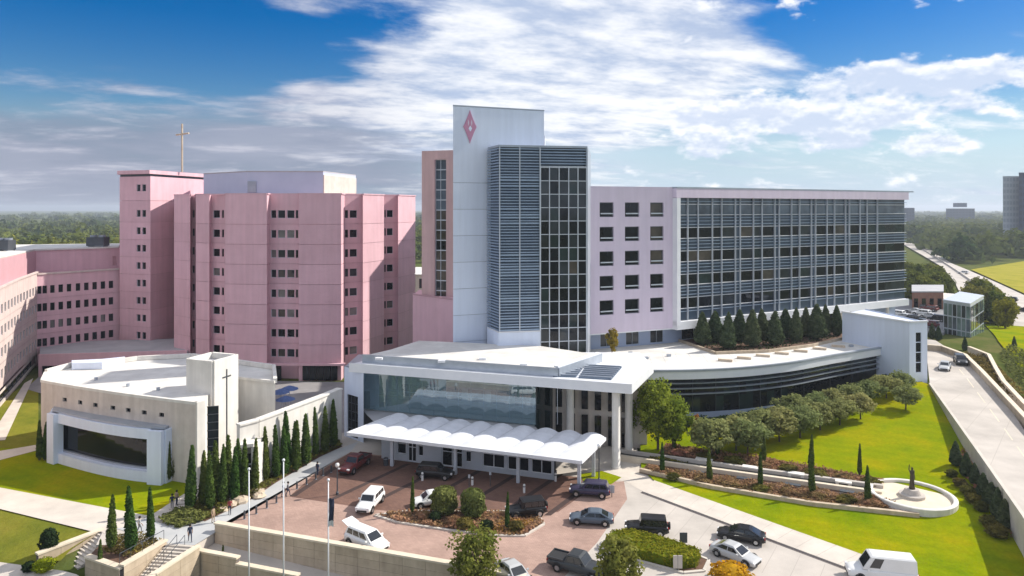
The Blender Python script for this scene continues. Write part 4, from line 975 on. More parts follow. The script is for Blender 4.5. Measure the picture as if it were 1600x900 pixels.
# white end block
eb = thing('end_wall_building', 'white end block with narrow vertical window beside the ramp road', 'building', (*on(1420, 120), 3))
E0, E1, E2, E3 = on(1316, 131.5), on(1421, 119.6), on(1449, 120.4), on(1352, 136)
wall(eb, 'side_wall', E0, E1, 2, 14.2, [], 'white_panel')
ue = lambda x: ux(E1, E2, x)
eo = [(ue(1431), ue(1439.5), 5.5+k*1.75, 7.15+k*1.75) for k in range(4)]
wall(eb, 'end_wall', E1, E2, 2, 14.2, eo, 'white_panel', .3)
for o in eo: window(eb, E1, E2, *o, .25)
wall(eb, 'rear_wall', E2, E3, 2, 14.2, [], 'white_panel')
b = MB(); b.prism([(E0[0]+.2, E0[1]+.2), (E1[0], E1[1]+.5), (E2[0]-.2, E2[1]+.3), E3], 2, 14.0); b.build('core', 'white_panel', eb)
b = MB(); b.bar(E0, E1, .5, 14.2, 14.45); b.bar(E1, E2, .5, 14.2, 14.46); b.build('parapet_cap', 'metal_white', eb)
b = MB(); b.prism([on(1400, 126.5), on(1419.5, 121.4), on(1419.5, 124), on(1404, 129)], 2, 9.6); b.build('link_block', 'white_panel', eb)
# ---- smaller buildings beyond
def block(name, pts, z0, z1, m, label, roofm='roof_grey', wins=None, cat='building'):
    t = thing(name, label, cat, (*pts[0], z0)); b = MB(); b.prism(pts, z0, z1); b.build('wall', m, t)
    b = MB(); n = len(pts); cx = sum(p[0] for p in pts)/n; cy = sum(p[1] for p in pts)/n
    b.prism([(cx+(p[0]-cx)*1.02, cy+(p[1]-cy)*1.02) for p in pts], z1, z1+.35); b.build('roof', roofm, t)
    if wins:
        p0, p1, nx_, nz_, pm, fr = wins; L_ = math.hypot(p1[0]-p0[0], p1[1]-p0[1]); dx, dy = (p1[0]-p0[0])/L_, (p1[1]-p0[1])/L_
        for i in range(nx_):
            for j in range(nz_):
                a, c = (i+.5-fr/2)/nx_*L_, (i+.5+fr/2)/nx_*L_; zz0 = z0+(z1-z0)*(j+.2)/nz_; zz1 = z0+(z1-z0)*(j+.8)/nz_
                g = MB(); g.bar((p0[0]+dx*a+dy*.06, p0[1]+dy*a-dx*.06), (p0[0]+dx*c+dy*.06, p0[1]+dy*c-dx*.06), .1, zz0, zz1); g.build('window', pm, t)
    return t
q = [on(1425, 205), on(1474, 205), on(1474, 222), on(1425, 222)]
block('brick_building', q, 0, 9.0, 'brick', 'low brown brick building past the parking lot', wins=(q[0], q[1], 4, 1, 'pane_dark', .5))
q = [on(1474, 208), on(1517, 200), on(1517, 216), on(1474, 222)]
block('annex_building', q, 0, 6.4, 'cream_stone', 'small tan annex with pale curved roof beside the brick building', 'roof_white', wins=(q[0], q[1], 3, 1, 'pane_mid', .4))
q = [on(1474, 170), on(1516, 163), on(1537, 178), on(1500, 186)]
t = block('glass_building', q, 1.5, 11.2, 'frame_light', 'green glass box building beyond the ramp road', 'frame_light')
for (p, q_) in ((q[0], q[1]), (q[1], q[2])):
    for i in range(6):
        for j in range(3):
            g = MB(); a, c = lerp2(p, q_, i/6+.02), lerp2(p, q_, (i+1)/6-.02); ox, oy = (-.03, -.12) if p is q[0] else (.12, -.06)
            g.bar((a[0]+ox, a[1]+oy), (c[0]+ox, c[1]+oy), .05, 1.7+j*3.1, 4.5+j*3.1); g.build('pane', rnd.choice(['pane_green', 'pane_green', 'pane_sky', 'pane_mid']), t)
q = [on(640, 205), on(664, 205), on(664, 230), on(640, 230)]
block('rear_building', q, 0, 14, 'white_stone', 'small white roofed block glimpsed between the pink buildings', 'roof_white', wins=(q[0], q[1], 2, 3, 'pane_mid', .5))
def farb(xa, xb, ytop, d, label, m='haze_far', nx_=6, nz_=8, dep=30, pm='far_window'):
    q = [on(xa, d), on(xb, d), on(xb, d+dep), on(xa, d+dep)]
    return block('office_tower', q, -.6, EYE+(HY-ytop)/F*d, m, label, 'metal_grey', wins=(q[0], q[1], nx_, nz_, pm, .7))
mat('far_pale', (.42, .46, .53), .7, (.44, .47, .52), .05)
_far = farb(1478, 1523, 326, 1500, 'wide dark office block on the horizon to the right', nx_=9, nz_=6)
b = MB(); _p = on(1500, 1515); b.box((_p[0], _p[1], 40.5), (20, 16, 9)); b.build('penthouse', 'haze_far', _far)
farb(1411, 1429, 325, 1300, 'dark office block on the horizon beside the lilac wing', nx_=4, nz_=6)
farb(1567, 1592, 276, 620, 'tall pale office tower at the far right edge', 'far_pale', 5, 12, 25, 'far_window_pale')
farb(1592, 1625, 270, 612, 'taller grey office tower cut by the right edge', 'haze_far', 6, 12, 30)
# ================================================================== VEGETATION
def leaves(C, Nrm, size, rng, jit=.6, flat=1.0):
    n = len(C); d = Nrm+rng.normal(0, jit, (n, 3)); d /= np.linalg.norm(d, axis=1)[:, None]+1e-9
    r = rng.normal(0, 1, (n, 3)); u = np.cross(d, r); u /= np.linalg.norm(u, axis=1)[:, None]+1e-9; w = np.cross(d, u)
    s = (size*rng.uniform(.6, 1.35, n))[:, None]
    V = np.stack([C-u*s, C-w*s*.6*flat, C+u*s, C+w*s*.6*flat], 1).reshape(-1, 3)
    return V, np.arange(n*4).reshape(n, 4)
def shell(R_of, H, n, size, rng, lump=.12, z0=0., jit=.6, upw=.3):
    """leaves over a solid of revolution r = R_of(t); returns centres and outward normals"""
    t = rng.uniform(0, 1, n*3); r = R_of(t); k = rng.uniform(0, r.max(), n*3) < r; t = t[k][:n]; r = r[k][:n]; n = len(t)
    a = rng.uniform(0, 2*np.pi, n); ph = rng.uniform(0, 6, 4)
    m = 1+lump*(np.sin(3*a+t*9+ph[0])*.5+np.sin(5*a-t*17+ph[1])*.5+np.sin(2*a+t*31+ph[2])*.4)
    rr = r*m*np.sqrt(rng.uniform(.72, 1.08, n))
    C = np.stack([rr*np.cos(a), rr*np.sin(a), z0+t*H], 1); Nn = np.stack([np.cos(a), np.sin(a), np.full(n, upw)+(t-.5)*.5], 1)
    return C, Nn
def solid_core(R_of, H, z0=0., k=.8, n=9, seg=10):
    b = MB(); prof = [(max(.01, float(R_of(np.array([i/n]))[0])*k), z0+H*i/n*.97) for i in range(n+1)]; b.lathe(prof, seg); return b
def shape_mesh(name, R_of, H, n, size, seed, m, z0=0., lump=.12, core=.78, jit=.6, upw=.3):
    rng = np.random.default_rng(seed); C, Nn = shell(R_of, H, n, size, rng, lump, z0, jit, upw); V, Fq = leaves(C, Nn, np.full(len(C), size), rng, jit)
    cb = solid_core(R_of, H, z0, core); Vc = np.array(cb.v); Fc = np.array(cb.f)
    return npmesh(name, np.vstack([Vc, V]), np.vstack([Fc, Fq+len(Vc)]), m)
def trunk_mesh(h, r, m='bark', bend=.1, seed=0, n=7):
    q = random.Random(seed); b = MB(); b.tube([(0, 0, -.3), (q.uniform(-bend, bend)*.4, q.uniform(-bend, bend)*.4, h*.5), (q.uniform(-bend, bend), q.uniform(-bend, bend), h)], [r*1.25, r, r*.6], n)
    me = bpy.data.meshes.new('trunk'); me.from_pydata(b.v, [], b.f); me.materials.append(MATS[m]); return me
cyp = lambda t: np.sqrt(np.clip(1-t, 0, 1))*(1-np.exp(-t*14))*(1-.28*t)*np.where(t < .1, .75+t*2.5, 1)
CYP = [(shape_mesh('crown', lambda t, w=w: w*.78*np.clip(cyp(t), .0, 1)+.015, 1.0*H, 1500, .15, 11+i, 'leaf_cypress', .12, .10, .80, .55, .5), trunk_mesh(.8, .12, seed=i), H) for i, (w, H) in enumerate(((.72, 6.0), (.80, 6.0), (.66, 6.0)))]
CONE = [(shape_mesh('crown', lambda t, w=w: w*(np.clip(1-t, 0, 1)**.72)*(1-np.exp(-t*16))+.02, 6.0, 2300, .2, 31+i, 'leaf_cone', .15, .12, .78, .6, .2), trunk_mesh(.9, .16, seed=i+5), 6.0) for i, w in enumerate((1.45, 1.6, 1.3))]
def place(name, var, pos, h, label, cat, group, wscale=1.0, rz=None):
    cm, tm, H = var; t = thing(name, label, cat, pos, group, rnd.uniform(0, 6.28) if rz is None else rz)
    k = h/H; ws = wscale*rnd.uniform(.86, 1.14); k *= rnd.uniform(.93, 1.06); t.scale = (k*ws, k*ws, k); t.rotation_euler[0] = rnd.uniform(-.035, .035); t.rotation_euler[1] = rnd.uniform(-.035, .035)
    link('crown', cm, t); link('trunk', tm, t); return t
def crown_tree(seed, H, cr, ch, m, ncl=26, nl=110, ls=.3, trunk=.2, droop=0., gap=.6):
    rng = np.random.default_rng(seed); q = random.Random(seed); zc = H-ch*.5
    cl = []
    for i in range(ncl):
        a = i*2.399+q.uniform(-.4, .4); s_ = 1-2*(i+.5)/ncl; rr = math.sqrt(max(0, 1-s_*s_))*q.uniform(gap, 1.0)
        cl.append(np.array([cr*rr*math.cos(a), cr*rr*math.sin(a), zc+ch*.5*s_*q.uniform(.7, 1.)]))
    Vs = []; n0 = 0; Fs = []
    for c in cl:
        rad = np.array([cr*.36, cr*.36, ch*.20])*q.uniform(.75, 1.25); d = rng.normal(0, 1, (nl, 3)); d /= np.linalg.norm(d, axis=1)[:, None]
        C = c+d*rad*(rng.uniform(.35, 1.05, nl)[:, None]); V, Fq = leaves(C, d+np.array([0, 0, .35]), np.full(nl, ls), rng, .55)
        Vs.append(V); Fs.append(Fq+n0); n0 += len(V)
    cm = npmesh('crown', np.vstack(Vs), np.vstack(Fs), m)
    b = MB(); hb = max(.6, H-ch*.95); b.tube([(0, 0, -.4), (q.uniform(-.1, .1), q.uniform(-.1, .1), hb), (q.uniform(-.2, .2), q.uniform(-.2, .2), zc+ch*.2)], [trunk*1.3, trunk, trunk*.3], 8)
    for c in cl[::3]:
        b.tube([(0, 0, hb*.9), (c[0]*.45, c[1]*.45, hb+(c[2]-hb)*.6), tuple(c)], [trunk*.5, trunk*.3, trunk*.1], 5)
    tm = bpy.data.meshes.new('trunk'); tm.from_pydata(b.v, [], b.f); tm.materials.append(MATS['bark']); return cm, tm, H
# cypresses along the white wall (base pixel, height in m)
grove = [(297, 797, 6.9), (318, 790, 6.0), (329, 798, 6.7), (339, 783, 6.6), (347, 789, 6.6), (357, 776, 7.4), (366, 784, 6.4), (374, 770, 6.6), (382, 777, 6.9), (398, 768, 6.4), (415, 752, 6.5), (432, 748, 6.9), (445, 744, 6.0), (449, 735, 7.2), (463, 737, 7.0), (461, 730, 6.2), (478, 727, 7.0), (494, 714, 7.0), (508, 707, 6.6), (521, 699, 6.8)]
for i, (x, y, h) in enumerate(grove):
    p = at(x, y); place('cypress_tree', CYP[i % 3], (*p, 0), h, 'slim cypress along the white wall, %s from the chapel end' % ORD[i], 'cypress', 'cypresses along the white wall', 1.0)
for i, (x, y, h) in enumerate(((62, 722, 5.6), (70, 722, 5.2), (78, 724, 5.4), (262, 756, 5.2), (273, 753, 5.0))):
    p = at(x, y-3); place('cypress_tree', CYP[i % 3], (*p, 0), h, ('dark cypress at the left end of the chapel, %s from the left' % ORD[i]) if i < 3 else ('shaded cypress right of the chapel bay, %s' % ('nearer the bay' if i == 3 else 'farther from the bay')), 'cypress', 'cypresses beside the chapel', .9)
for i, (x, y, h) in enumerate(((173.5, 860, 6.6), (205.5, 864, 7.7), (236, 846, 6.7))):
    p = at(x, y); place('cypress_tree', CYP[i % 3], (*p, 0.1), h*.82, '%s of the three tall cypresses in the stair planter' % ('leftmost', 'middle and tallest', 'rightmost')[i], 'cypress', 'cypresses in the stair planter', 1.05)
p = at_ter(155, 915); place('cypress_tree', CYP[1], p, 4.3, 'short cypress below the stair planter wall', 'cypress', None, .9)
p = at(347, 905, -4.2); place('cypress_tree', CYP[0], (*p, -4.2), 3.6, 'small cypress in front of the lower retaining wall', 'cypress', None, .9)
p = at(413, 925, -4.2); place('cypress_tree', CYP[2], (*p, -4.2), 2.6, 'tip of a dark shrub below the lower retaining wall', 'shrub', None, 1.8)
fr_ = [(1035, 741, 4.1), (1109, 752, 4.2), (1188, 762, 4.5), (1269, 773, 4.6), (1356, 786, 4.1)]
bk_ = [(1053, 704, 3.6), (1121, 714, 4.4), (1193, 723, 4.2), (1267, 735, 4.4), (1343, 743, 3.9)]
for i, (x, y, h) in enumerate(fr_):
    place('cypress_tree', CYP[i % 3], at_lawn(x, y), h, 'narrow cypress in the water garden front row, %s from the left' % ORD[i], 'cypress', 'cypresses of the water garden', .95)
for i, (x, y, h) in enumerate(bk_):
    place('cypress_tree', CYP[(i+1) % 3], at_lawn(x, y), h, 'narrow cypress in the water garden rear row, %s from the left' % ORD[i], 'cypress', 'cypresses of the water garden', .95)
for i, (x, y, h) in enumerate(((644, 803, 3.9), (792, 828, 4.0))):
    place('cypress_tree', CYP[i], (*at(x, y), .1), h, 'slim cypress at the %s end of the forecourt planting island' % ('left', 'right')[i], 'cypress', None, .85)
# conical evergreens on the terrace
ev = [(1098, 538, 5.3), (1117, 535, 5.0), (1137, 545, 5.4), (1155, 534, 5.2), (1174, 542, 5.6), (1192, 531, 5.2), (1210, 539, 5.3), (1226, 529, 5.1), (1243, 534, 5.3), (1260, 526, 5.2), (1277, 530, 5.6), (1291, 523, 5.0), (1308, 524, 5.3)]
for i, (x, y, h) in enumerate(ev):
    place('evergreen_tree', CONE[i % 3], (*at(x, y, 8.85), 8.85), h*1.14, 'cone shaped evergreen on the terrace, %s from the left' % ORD[i], 'evergreen', 'evergreens on the terrace', 1.2)
# shrubs along the ramp wall
for i, (x, y, h) in enumerate(((1497, 728, 2.9), (1513, 745, 3.0), (1527, 757, 2.5), (1541, 778, 2.9), (1552, 792, 2.9), (1561, 808, 3.2), (1574, 826, 3.1))):
    place('evergreen_tree', CONE[i % 3], at_lawn(x-3, y), h, 'dark upright shrub beside the ramp wall, %s from the far end' % ORD[i], 'shrub', 'dark shrubs along the ramp wall', 1.25)
BALL = [(shape_mesh('crown', lambda t: 1.0*np.sqrt(np.clip(1-(2*t-1)**2, 0, 1))*(1+.1*np.sin(t*9))+.02, 2.0, 1300, .12, 51+i, 'leaf_bush', 0, .1, .82, .6, .3), trunk_mesh(.5, .1, seed=9), 2.0) for i in range(2)]
BALLD = [(shape_mesh('crown', lambda t: 1.0*np.sqrt(np.clip(1-(2*t-1)**2, 0, 1))+.02, 2.0, 1000, .14, 61, 'leaf_dark', 0, .15, .8, .7, .3), trunk_mesh(.5, .1, seed=9), 2.0)]
BALLC = [(shape_mesh('crown', lambda t: 1.0*np.sqrt(np.clip(1-(2*t-1)**2, 0, 1))+.02, 2.0, 1100, .22, 63, 'leaf_cover', 0, .35, .62, .8, .3), trunk_mesh(.5, .1, seed=9), 2.0)]
BALLR = [(shape_mesh('crown', lambda t: 1.0*np.sqrt(np.clip(1-(2*t-1)**2, 0, 1))+.02, 2.0, 1100, .22, 64, 'leaf_rust', 0, .35, .62, .8, .3), trunk_mesh(.5, .1, seed=9), 2.0)]
for i, (x, y, h) in enumerate(((1487, 745, .9), (1500, 760, .9), (1512, 772, 1.0), (1521, 786, 1.0), (1533, 798, 1.0), (1546, 822, 1.1), (1558, 838, 1.2))):
    place('round_shrub', BALLC[0], at_lawn(x, y), h, 'low olive round shrub in front of the ramp shrubs, %s from the far end' % ORD[i], 'shrub', 'olive shrubs along the ramp', 1.3)
for i, (x, y) in enumerate(((694, 803), (738.5, 808))):
    place('round_shrub', BALL[i], (*at(x, y), .05), 3.15, 'large clipped ball shrub on the forecourt island, %s of the pair' % ('left', 'right')[i], 'shrub', None, .98)
# forecourt planting island
isl = [at(586, 806), at(640, 799), at(700, 800), at(790, 800), at(842, 808), at(850, 820), at(820, 838), at(780, 838), at(700, 829), at(620, 817)]
sheet('island_bed', isl, None, 'mulch', .12)
b = MB()
for p, q in zip(isl, isl[1:]+isl[:1]): b.bar(p, q, .28, -.05, .15)
struct(b.build('island_kerb', 'kerb'))
def inside(p, poly):
    c = False; n = len(poly)
    for i in range(n):
        a, d = poly[i], poly[(i+1) % n]
        if (a[1] > p[1]) != (d[1] > p[1]) and p[0] < (d[0]-a[0])*(p[1]-a[1])/(d[1]-a[1])+a[0]: c = not c
    return c
def cover(name, poly, zf, m, n, size, hgt, seed, label, cat='ground cover', lump=.8):
    rng = np.random.default_rng(seed); q = random.Random(seed); xs = [p[0] for p in poly]; ys = [p[1] for p in poly]; P = []
    for _ in range(n*14):
        if len(P) >= n: break
        p = (q.uniform(min(xs), max(xs)), q.uniform(min(ys), max(ys)))
        if inside(p, poly):
            hh = hgt*(.35+.65*abs(math.sin(p[0]*lump+1.3*math.sin(p[1]*lump*.7))*math.cos(p[1]*lump*.9+p[0]*.3)))
            P.append((*p, zf(*p)+q.random()**.6*hh))
    C = np.array(P); V, Fq = leaves(C, np.tile(np.array([[-.0, -.2, .9]]), (len(C), 1)), np.full(len(C), size), rng, .6)
    return tag(link(name, npmesh(name, V, Fq, m)), label, cat, kind='stuff')
flat0 = lambda x, y: .1
cover('ground_cover', isl, flat0, 'leaf_rust', 2600, .16, .5, 3, 'rusty brown ground cover on the forecourt island')
cover('ground_cover', [at(760, 832), at(790, 815), at(835, 815), at(815, 836)], flat0, 'leaf_gold', 500, .15, .45, 4, 'golden ground cover at the right end of the island')
for i, (x, y, h) in enumerate(((710, 822, 1.0), (760, 830, 1.1), (806, 829, .9), (664, 812, .8), (680, 815, 1.0), (726, 826, 1.0))):
    place('round_shrub', [BALLR, BALLD, BALLC][i % 3][0], (*at(x, y), .1), h, 'small low shrub on the forecourt island, %s' % ('below the left ball shrub', 'right of the ball shrubs', 'by the right cypress', 'by the left cypress', 'just left of the ball shrubs', 'below the right ball shrub')[i], 'shrub', None, 1.4)
# beds along the white wall
gb = [at(290, 803), at(320, 815), at(352, 800), at(395, 779), at(430, 755), at(500, 714), at(535, 698), at(530, 690), at(470, 712), at(410, 740), at(340, 770), at(318, 765)]
sheet('cypress_bed', gb, None, 'mulch', .022)
cover('ground_cover', gb, flat0, 'leaf_cover', 4200, .17, .5, 8, 'yellow green ground cover under the row of cypresses')
cover('ground_cover', [at(248, 813), at(275, 800), at(325, 805), at(320, 815), at(280, 826), at(262, 822)], flat0, 'leaf_bush', 1500, .17, .8, 9, 'mounded green shrubs beside the plaza path')
cover('ground_cover', [at(155, 862), at(203, 874), at(258, 850), at(232, 838), at(190, 836)], flat0, 'leaf_cover', 900, .15, .4, 10, 'ground cover in the stair planter')
for i, (x, y, s_) in enumerate(((376, 784, 1.3), (404, 777, 1.0), (405, 769, .9), (362, 790, .9), (350, 798, .8))):
    p = at(x, y); b = MB(); q = random.Random(i+3)
    pr = [(.05, 0), (.9, .0), (1.05, .3), (.8, .62), (.35, .75), (.02, .76)]
    b.lathe([(r*s_*.7, z*s_*.7) for r, z in pr], 9, (0, 0, 0)); b.v = [(x_*q.uniform(.8, 1.3), y_*q.uniform(.7, 1.1), z_*q.uniform(.8, 1.15)) for x_, y_, z_ in b.v]
    o = b.build('boulder', 'rock'); o.location = (*p, 0); tag(o, 'tan boulder in the bed by the plaza, %s' % ('largest, near the second flagpole', 'behind the first one toward the entrance', 'half hidden by cypress shade', 'left of the largest', 'leftmost near the retaining wall')[i], 'boulder', 'boulders by the plaza')
# trees
T_big = crown_tree(5, 8.5, 3.2, 6.4, 'leaf_tree', 34, 120, .24, .17)
T_big2 = crown_tree(6, 7.6, 2.6, 5.6, 'leaf_tree', 28, 120, .23, .15)
p = at_lawn(1026, 703)
def tree(var, pos, label, cat='tree', group=None, k=1.0, w=1.0, name='tree'):
    t = thing(name, label, cat, pos, group, rnd.uniform(0, 6.28)); t.scale = (k*w, k*w, k); link('crown', var[0], t); link('trunk', var[1], t); return t
tree(T_big, at_lawn(1028, 702), 'taller bright green tree right of the entrance columns', k=1.07, w=.85)
tree(T_big2, at_lawn(1052, 704), 'bright green tree beside the water garden, right of the taller one', k=.92)
tree(T_big2, at_lawn(1000, 690), 'leafy tree partly hidden behind the entrance columns', k=.85)
tree(crown_tree(8, 4.4, .8, 3.6, 'leaf_gold', 14, 70, .2, .06), at_lawn(1089, 698), 'small golden autumn tree in front of the curved podium')
tree(crown_tree(9, 3.6, .9, 2.6, 'leaf_gold', 12, 60, .2, .05), (*at(957, 556, 8.62), 8.62), 'small golden tree on the terrace by the glass tower', k=1.3)
T_row = [crown_tree(20+i, 4.6, 2.3, 3.2, 'leaf_row', 26, 95, .19, .09, gap=.35) for i in range(4)]
rowt = sorted([(1112, 716), (1150, 704), (1185, 692), (1218, 690), (1250, 684), (1282, 672), (1312, 664), (1240, 664), (1275, 655), (1300, 646), (1330, 640), (1358, 632), (1385, 622), (1408, 616), (1415, 640), (1168, 712), (1345, 655)])
for i, (x, y) in enumerate(rowt):
    tree(T_row[i % 4], at_lawn(x, y), 'small olive tree before the curved podium, %s from the left' % ORD[i], 'tree', 'small trees before the curved podium', [1.1, .98, 1.0, .98, .98, .95, .95, .8, .8, .8, .82, .82, .8, .8, .78, .78, .78][i], rnd.uniform(1.1, 1.3))
T_fg = crown_tree(40, 9.0, 2.6, 5.2, 'leaf_fg', 34, 110, .18, .16, gap=.3)
p = at(743, 1010, -4.3); tree(T_fg, (*at(743, 985, -4.3), -4.3), 'yellow green leafy tree at the bottom edge before the forecourt wall', k=1.0)
tree(crown_tree(41, 8.0, 1.6, 4.4, 'leaf_fg', 22, 110, .2, .13, gap=.4), (*at(966, 992, -4.3), -4.3), 'green treetop at the bottom edge before the hedge island', k=1.08)
place('round_shrub', (shape_mesh('crown', lambda t: 1.0*np.sqrt(np.clip(1-(2*t-1)**2, 0, 1))+.02, 2.0, 900, .12, 71, 'leaf_yellow', 0, .15, .8, .7, .3), trunk_mesh(.4, .08), 2.0), (*at(1142, 915), 0), 1.9, 'bright yellow flowering shrub at the bottom edge', 'shrub', None, 1.7)
place('round_shrub', (shape_mesh('crown', lambda t: 1.0*np.sqrt(np.clip(1-(2*t-1)**2, 0, 1))+.02, 2.0, 600, .14, 72, 'leaf_lime', 0, .15, .8, .7, .3), trunk_mesh(.4, .08), 2.0), at_ter(69, 893), 1.3, 'lime green low shrub at the bottom left', 'shrub', None, 1.35)
place('round_shrub', BALLD[0], at_ter(77, 868), 2.6, 'dark green upright shrub on the lower lawn', 'shrub', None, .6)
place('round_shrub', BALLD[0], at_ter(45, 893), 1.0, 'dark low shrub left of the lime shrub', 'shrub', None, 1.2)
# hedge island
hi_ = [at(936, 852), at(950, 840), at(985, 838), at(1060, 858), at(1108, 876), at(1100, 893), at(1068, 896), at(1000, 878), at(945, 864)]
b = MB()
for p, q in zip(hi_, hi_[1:]+hi_[:1]): b.bar(p, q, .3, -.05, .15)
struct(b.build('hedge_island_kerb', 'kerb')); sheet('hedge_island_bed', hi_, None, 'mulch', .1)
def inset(poly, k):
    cx = sum(p[0] for p in poly)/len(poly); cy = sum(p[1] for p in poly)/len(poly); return [(cx+(p[0]-cx)*k, cy+(p[1]-cy)*k) for p in poly]
def hedge(poly, z0, h, n, size, m, seed, label):
    rng = np.random.default_rng(seed); q = random.Random(seed); per = poly+poly[:1]; t = thing('clipped_hedge', label, 'hedge', (*poly[0], z0)); C = []; Nn = []
    xs = [p[0] for p in poly]; ys = [p[1] for p in poly]; g = 0
    while g < n*.6:
        p = (q.uniform(min(xs), max(xs)), q.uniform(min(ys), max(ys)))
        if inside(p, poly): C.append((*p, z0+h+q.uniform(-.08, .08))); Nn.append((0, 0, 1)); g += 1
    for i in range(len(poly)):
        a, d = per[i], per[i+1]; L_ = math.hypot(d[0]-a[0], d[1]-a[1]); nx_, ny_ = (d[1]-a[1])/L_, -(d[0]-a[0])/L_
        for _ in range(int(L_*h*n/160)):
            s_ = q.random(); C.append((a[0]+(d[0]-a[0])*s_, a[1]+(d[1]-a[1])*s_, z0+q.random()*h)); Nn.append((nx_, ny_, .1))
    V, Fq = leaves(np.array(C), np.array(Nn), np.full(len(C), size), rng, .55); V = V-np.array(origin(t)); link('foliage', npmesh('foliage', V, Fq, m), t)
    MB().prism(inset(poly, .97), z0-.1, z0+h-.06).build('branch_core', m, t); return t
hedge(inset(hi_, .87), .1, .95, 3000, .13, 'leaf_hedge', 5, 'clipped bright green hedge on the road island')
# water garden
GD = lambda x, y: at_lawn(x, y)[:2]
gf = [GD(998, 738), GD(1012, 742), GD(1108, 763), GD(1270, 790), GD(1440, 808), GD(1436, 800), GD(1380, 790), GD(1376, 760), GD(1390, 750), GD(1345, 742), GD(1200, 716), GD(1120, 706), GD(1040, 694), GD(1022, 716)]
sheet('water_garden_bed', gf, lawn, 'mulch', .04, 2.)
cover('ground_cover', [GD(1000, 738), GD(1110, 763), GD(1270, 789), GD(1436, 807), GD(1375, 783), GD(1270, 768), GD(1108, 746), GD(1018, 729)], lawn, 'leaf_rust', 5200, .17, .75, 12, 'rust red ground cover in the front bed of the water garden')
cover('ground_cover', [GD(1040, 696), GD(1120, 708), GD(1200, 718), GD(1345, 744), GD(1385, 752), GD(1375, 760), GD(1250, 742), GD(1120, 722), GD(1040, 710)], lawn, 'leaf_rust', 4200, .17, .65, 13, 'rust red ground cover in the rear bed of the water garden')
cover('ground_cover', [GD(1018, 712), GD(1075, 719), GD(1075, 726), GD(1012, 720)], lawn, 'leaf_cover', 700, .16, .5, 14, 'yellow green ground cover at the left end of the water garden')
def ramp_bar(name, pa, pb, w, h, m, parent=None):
    b = MB(); n = max(1, int(math.hypot(pb[0]-pa[0], pb[1]-pa[1])/4))
    for i in range(n):
        p, q = lerp2(pa, pb, i/n), lerp2(pa, pb, (i+1)/n); b.bar(p, q, w, lambda x, y: lawn(x, y)-.3, lambda x, y: lawn(x, y)+h)
    return b.build(name, m, parent)
gw = thing('water_channel', 'long low concrete channel through the water garden', 'water channel', at_lawn(1180, 737))
ramp_bar('side_wall', GD(966, 717), GD(1378, 775), .45, .55, 'cap_stone', gw); ramp_bar('side_wall', GD(966, 708), GD(1380, 765), .45, .55, 'concrete', gw)
glassmat('water', (.05, .055, .05), .06, .7, .5)
ramp_bar('water_surface', GD(968, 712.5), GD(1376, 770), 1.2, .2, 'water', gw)
for i, (x, y) in enumerate(((1087, 722), (1160, 734), (1231, 744), (1305, 757))):
    p = GD(x, y); q = GD(x+26, y+3.5); t = thing('garden_bench', 'white stone bench along the garden channel, %s from the left' % ORD[i], 'bench', at_lawn(x, y), 'white benches in the water garden')
    z = lawn(*p); MB().bar(p, q, .9, z+.42, z+.58).build('seat', 'white_stone', t)
    for k in (.12, .88): c = lerp2(p, q, k); MB().box((*c, z+.15), (.35, .7, .6), math.atan2(q[1]-p[1], q[0]-p[0])).build('leg', 'white_stone', t)
for i, (x, y) in enumerate(((1076, 741), (1150, 751), (1227, 761), (1312, 772))):
    p = GD(x, y); q = GD(x+24, y+3); z = lawn(*p)
    t = thing('garden_bench', 'dark topped low bench in the front garden bed, %s from the left' % ORD[i], 'bench', (*p, z), 'dark benches in the water garden')
    MB().bar(p, q, .7, z+.38, z+.5).build('seat', 'metal_dark', t)
    for k in (.12, .88): c = lerp2(p, q, k); MB().box((*c, z+.12), (.4, .6, .52), math.atan2(q[1]-p[1], q[0]-p[0])).build('leg', 'cap_stone', t)
hg = [GD(1000, 737), GD(1110, 763), GD(1270, 790), GD(1436, 808)]
b = MB()
for i in range(3):
    for k in range(5): b.bar(lerp2(hg[i], hg[i+1], k/5), lerp2(hg[i], hg[i+1], (k+1)/5), .4, lambda x, y: lawn(x, y)-.3, lambda x, y: lawn(x, y)+.45)
tag(b.build('garden_edge_wall', 'lime_wall'), 'low tan edging wall along the front of the water garden', 'wall')
for i in range(8):
    x_, y_ = 1052+i*43, 707.5+i*6.6
    place('round_shrub', BALLC[0] if i % 3 else BALLR[0], at_lawn(x_+9, y_+3), .75, 'low tan mound of planting along the rear garden bed, %s from the left' % ORD[i], 'shrub', 'mounds in the water garden', 2.6)
for i in range(8):
    x_, y_ = 1052+i*45, 749+i*6.0
    place('round_shrub', BALLR[0] if i % 3 else BALLC[0], at_lawn(x_, y_), .7, 'low rusty mound of planting along the front garden bed, %s from the left' % ORD[i], 'shrub', 'mounds in the water garden', 2.3)
# fountain
fx, fy, fz = at_lawn(1425, 778)
ft = thing('fountain_basin', 'round white fountain basin around the bronze statue', 'fountain', (fx, fy, fz))
RF = 4.5; b = MB(); b.lathe([(RF, -.8), (RF, .5), (RF-.1, .56), (RF-.4, .56), (RF-.5, .5), (RF-.5, .0)], 48); b.build('rim', 'white_stone', ft, False, False)
b = MB(); b.lathe([(.01, .2), (RF-.45, .2)], 40); b.build('basin_floor', 'cap_stone', ft, False, False)
b = MB(); b.lathe([(1.35, .18), (1.35, .5), (.95, .55), (.75, .95), (.7, 1.05), (.02, 1.06)], 20); b.build('pedestal', 'concrete', ft, False, False)
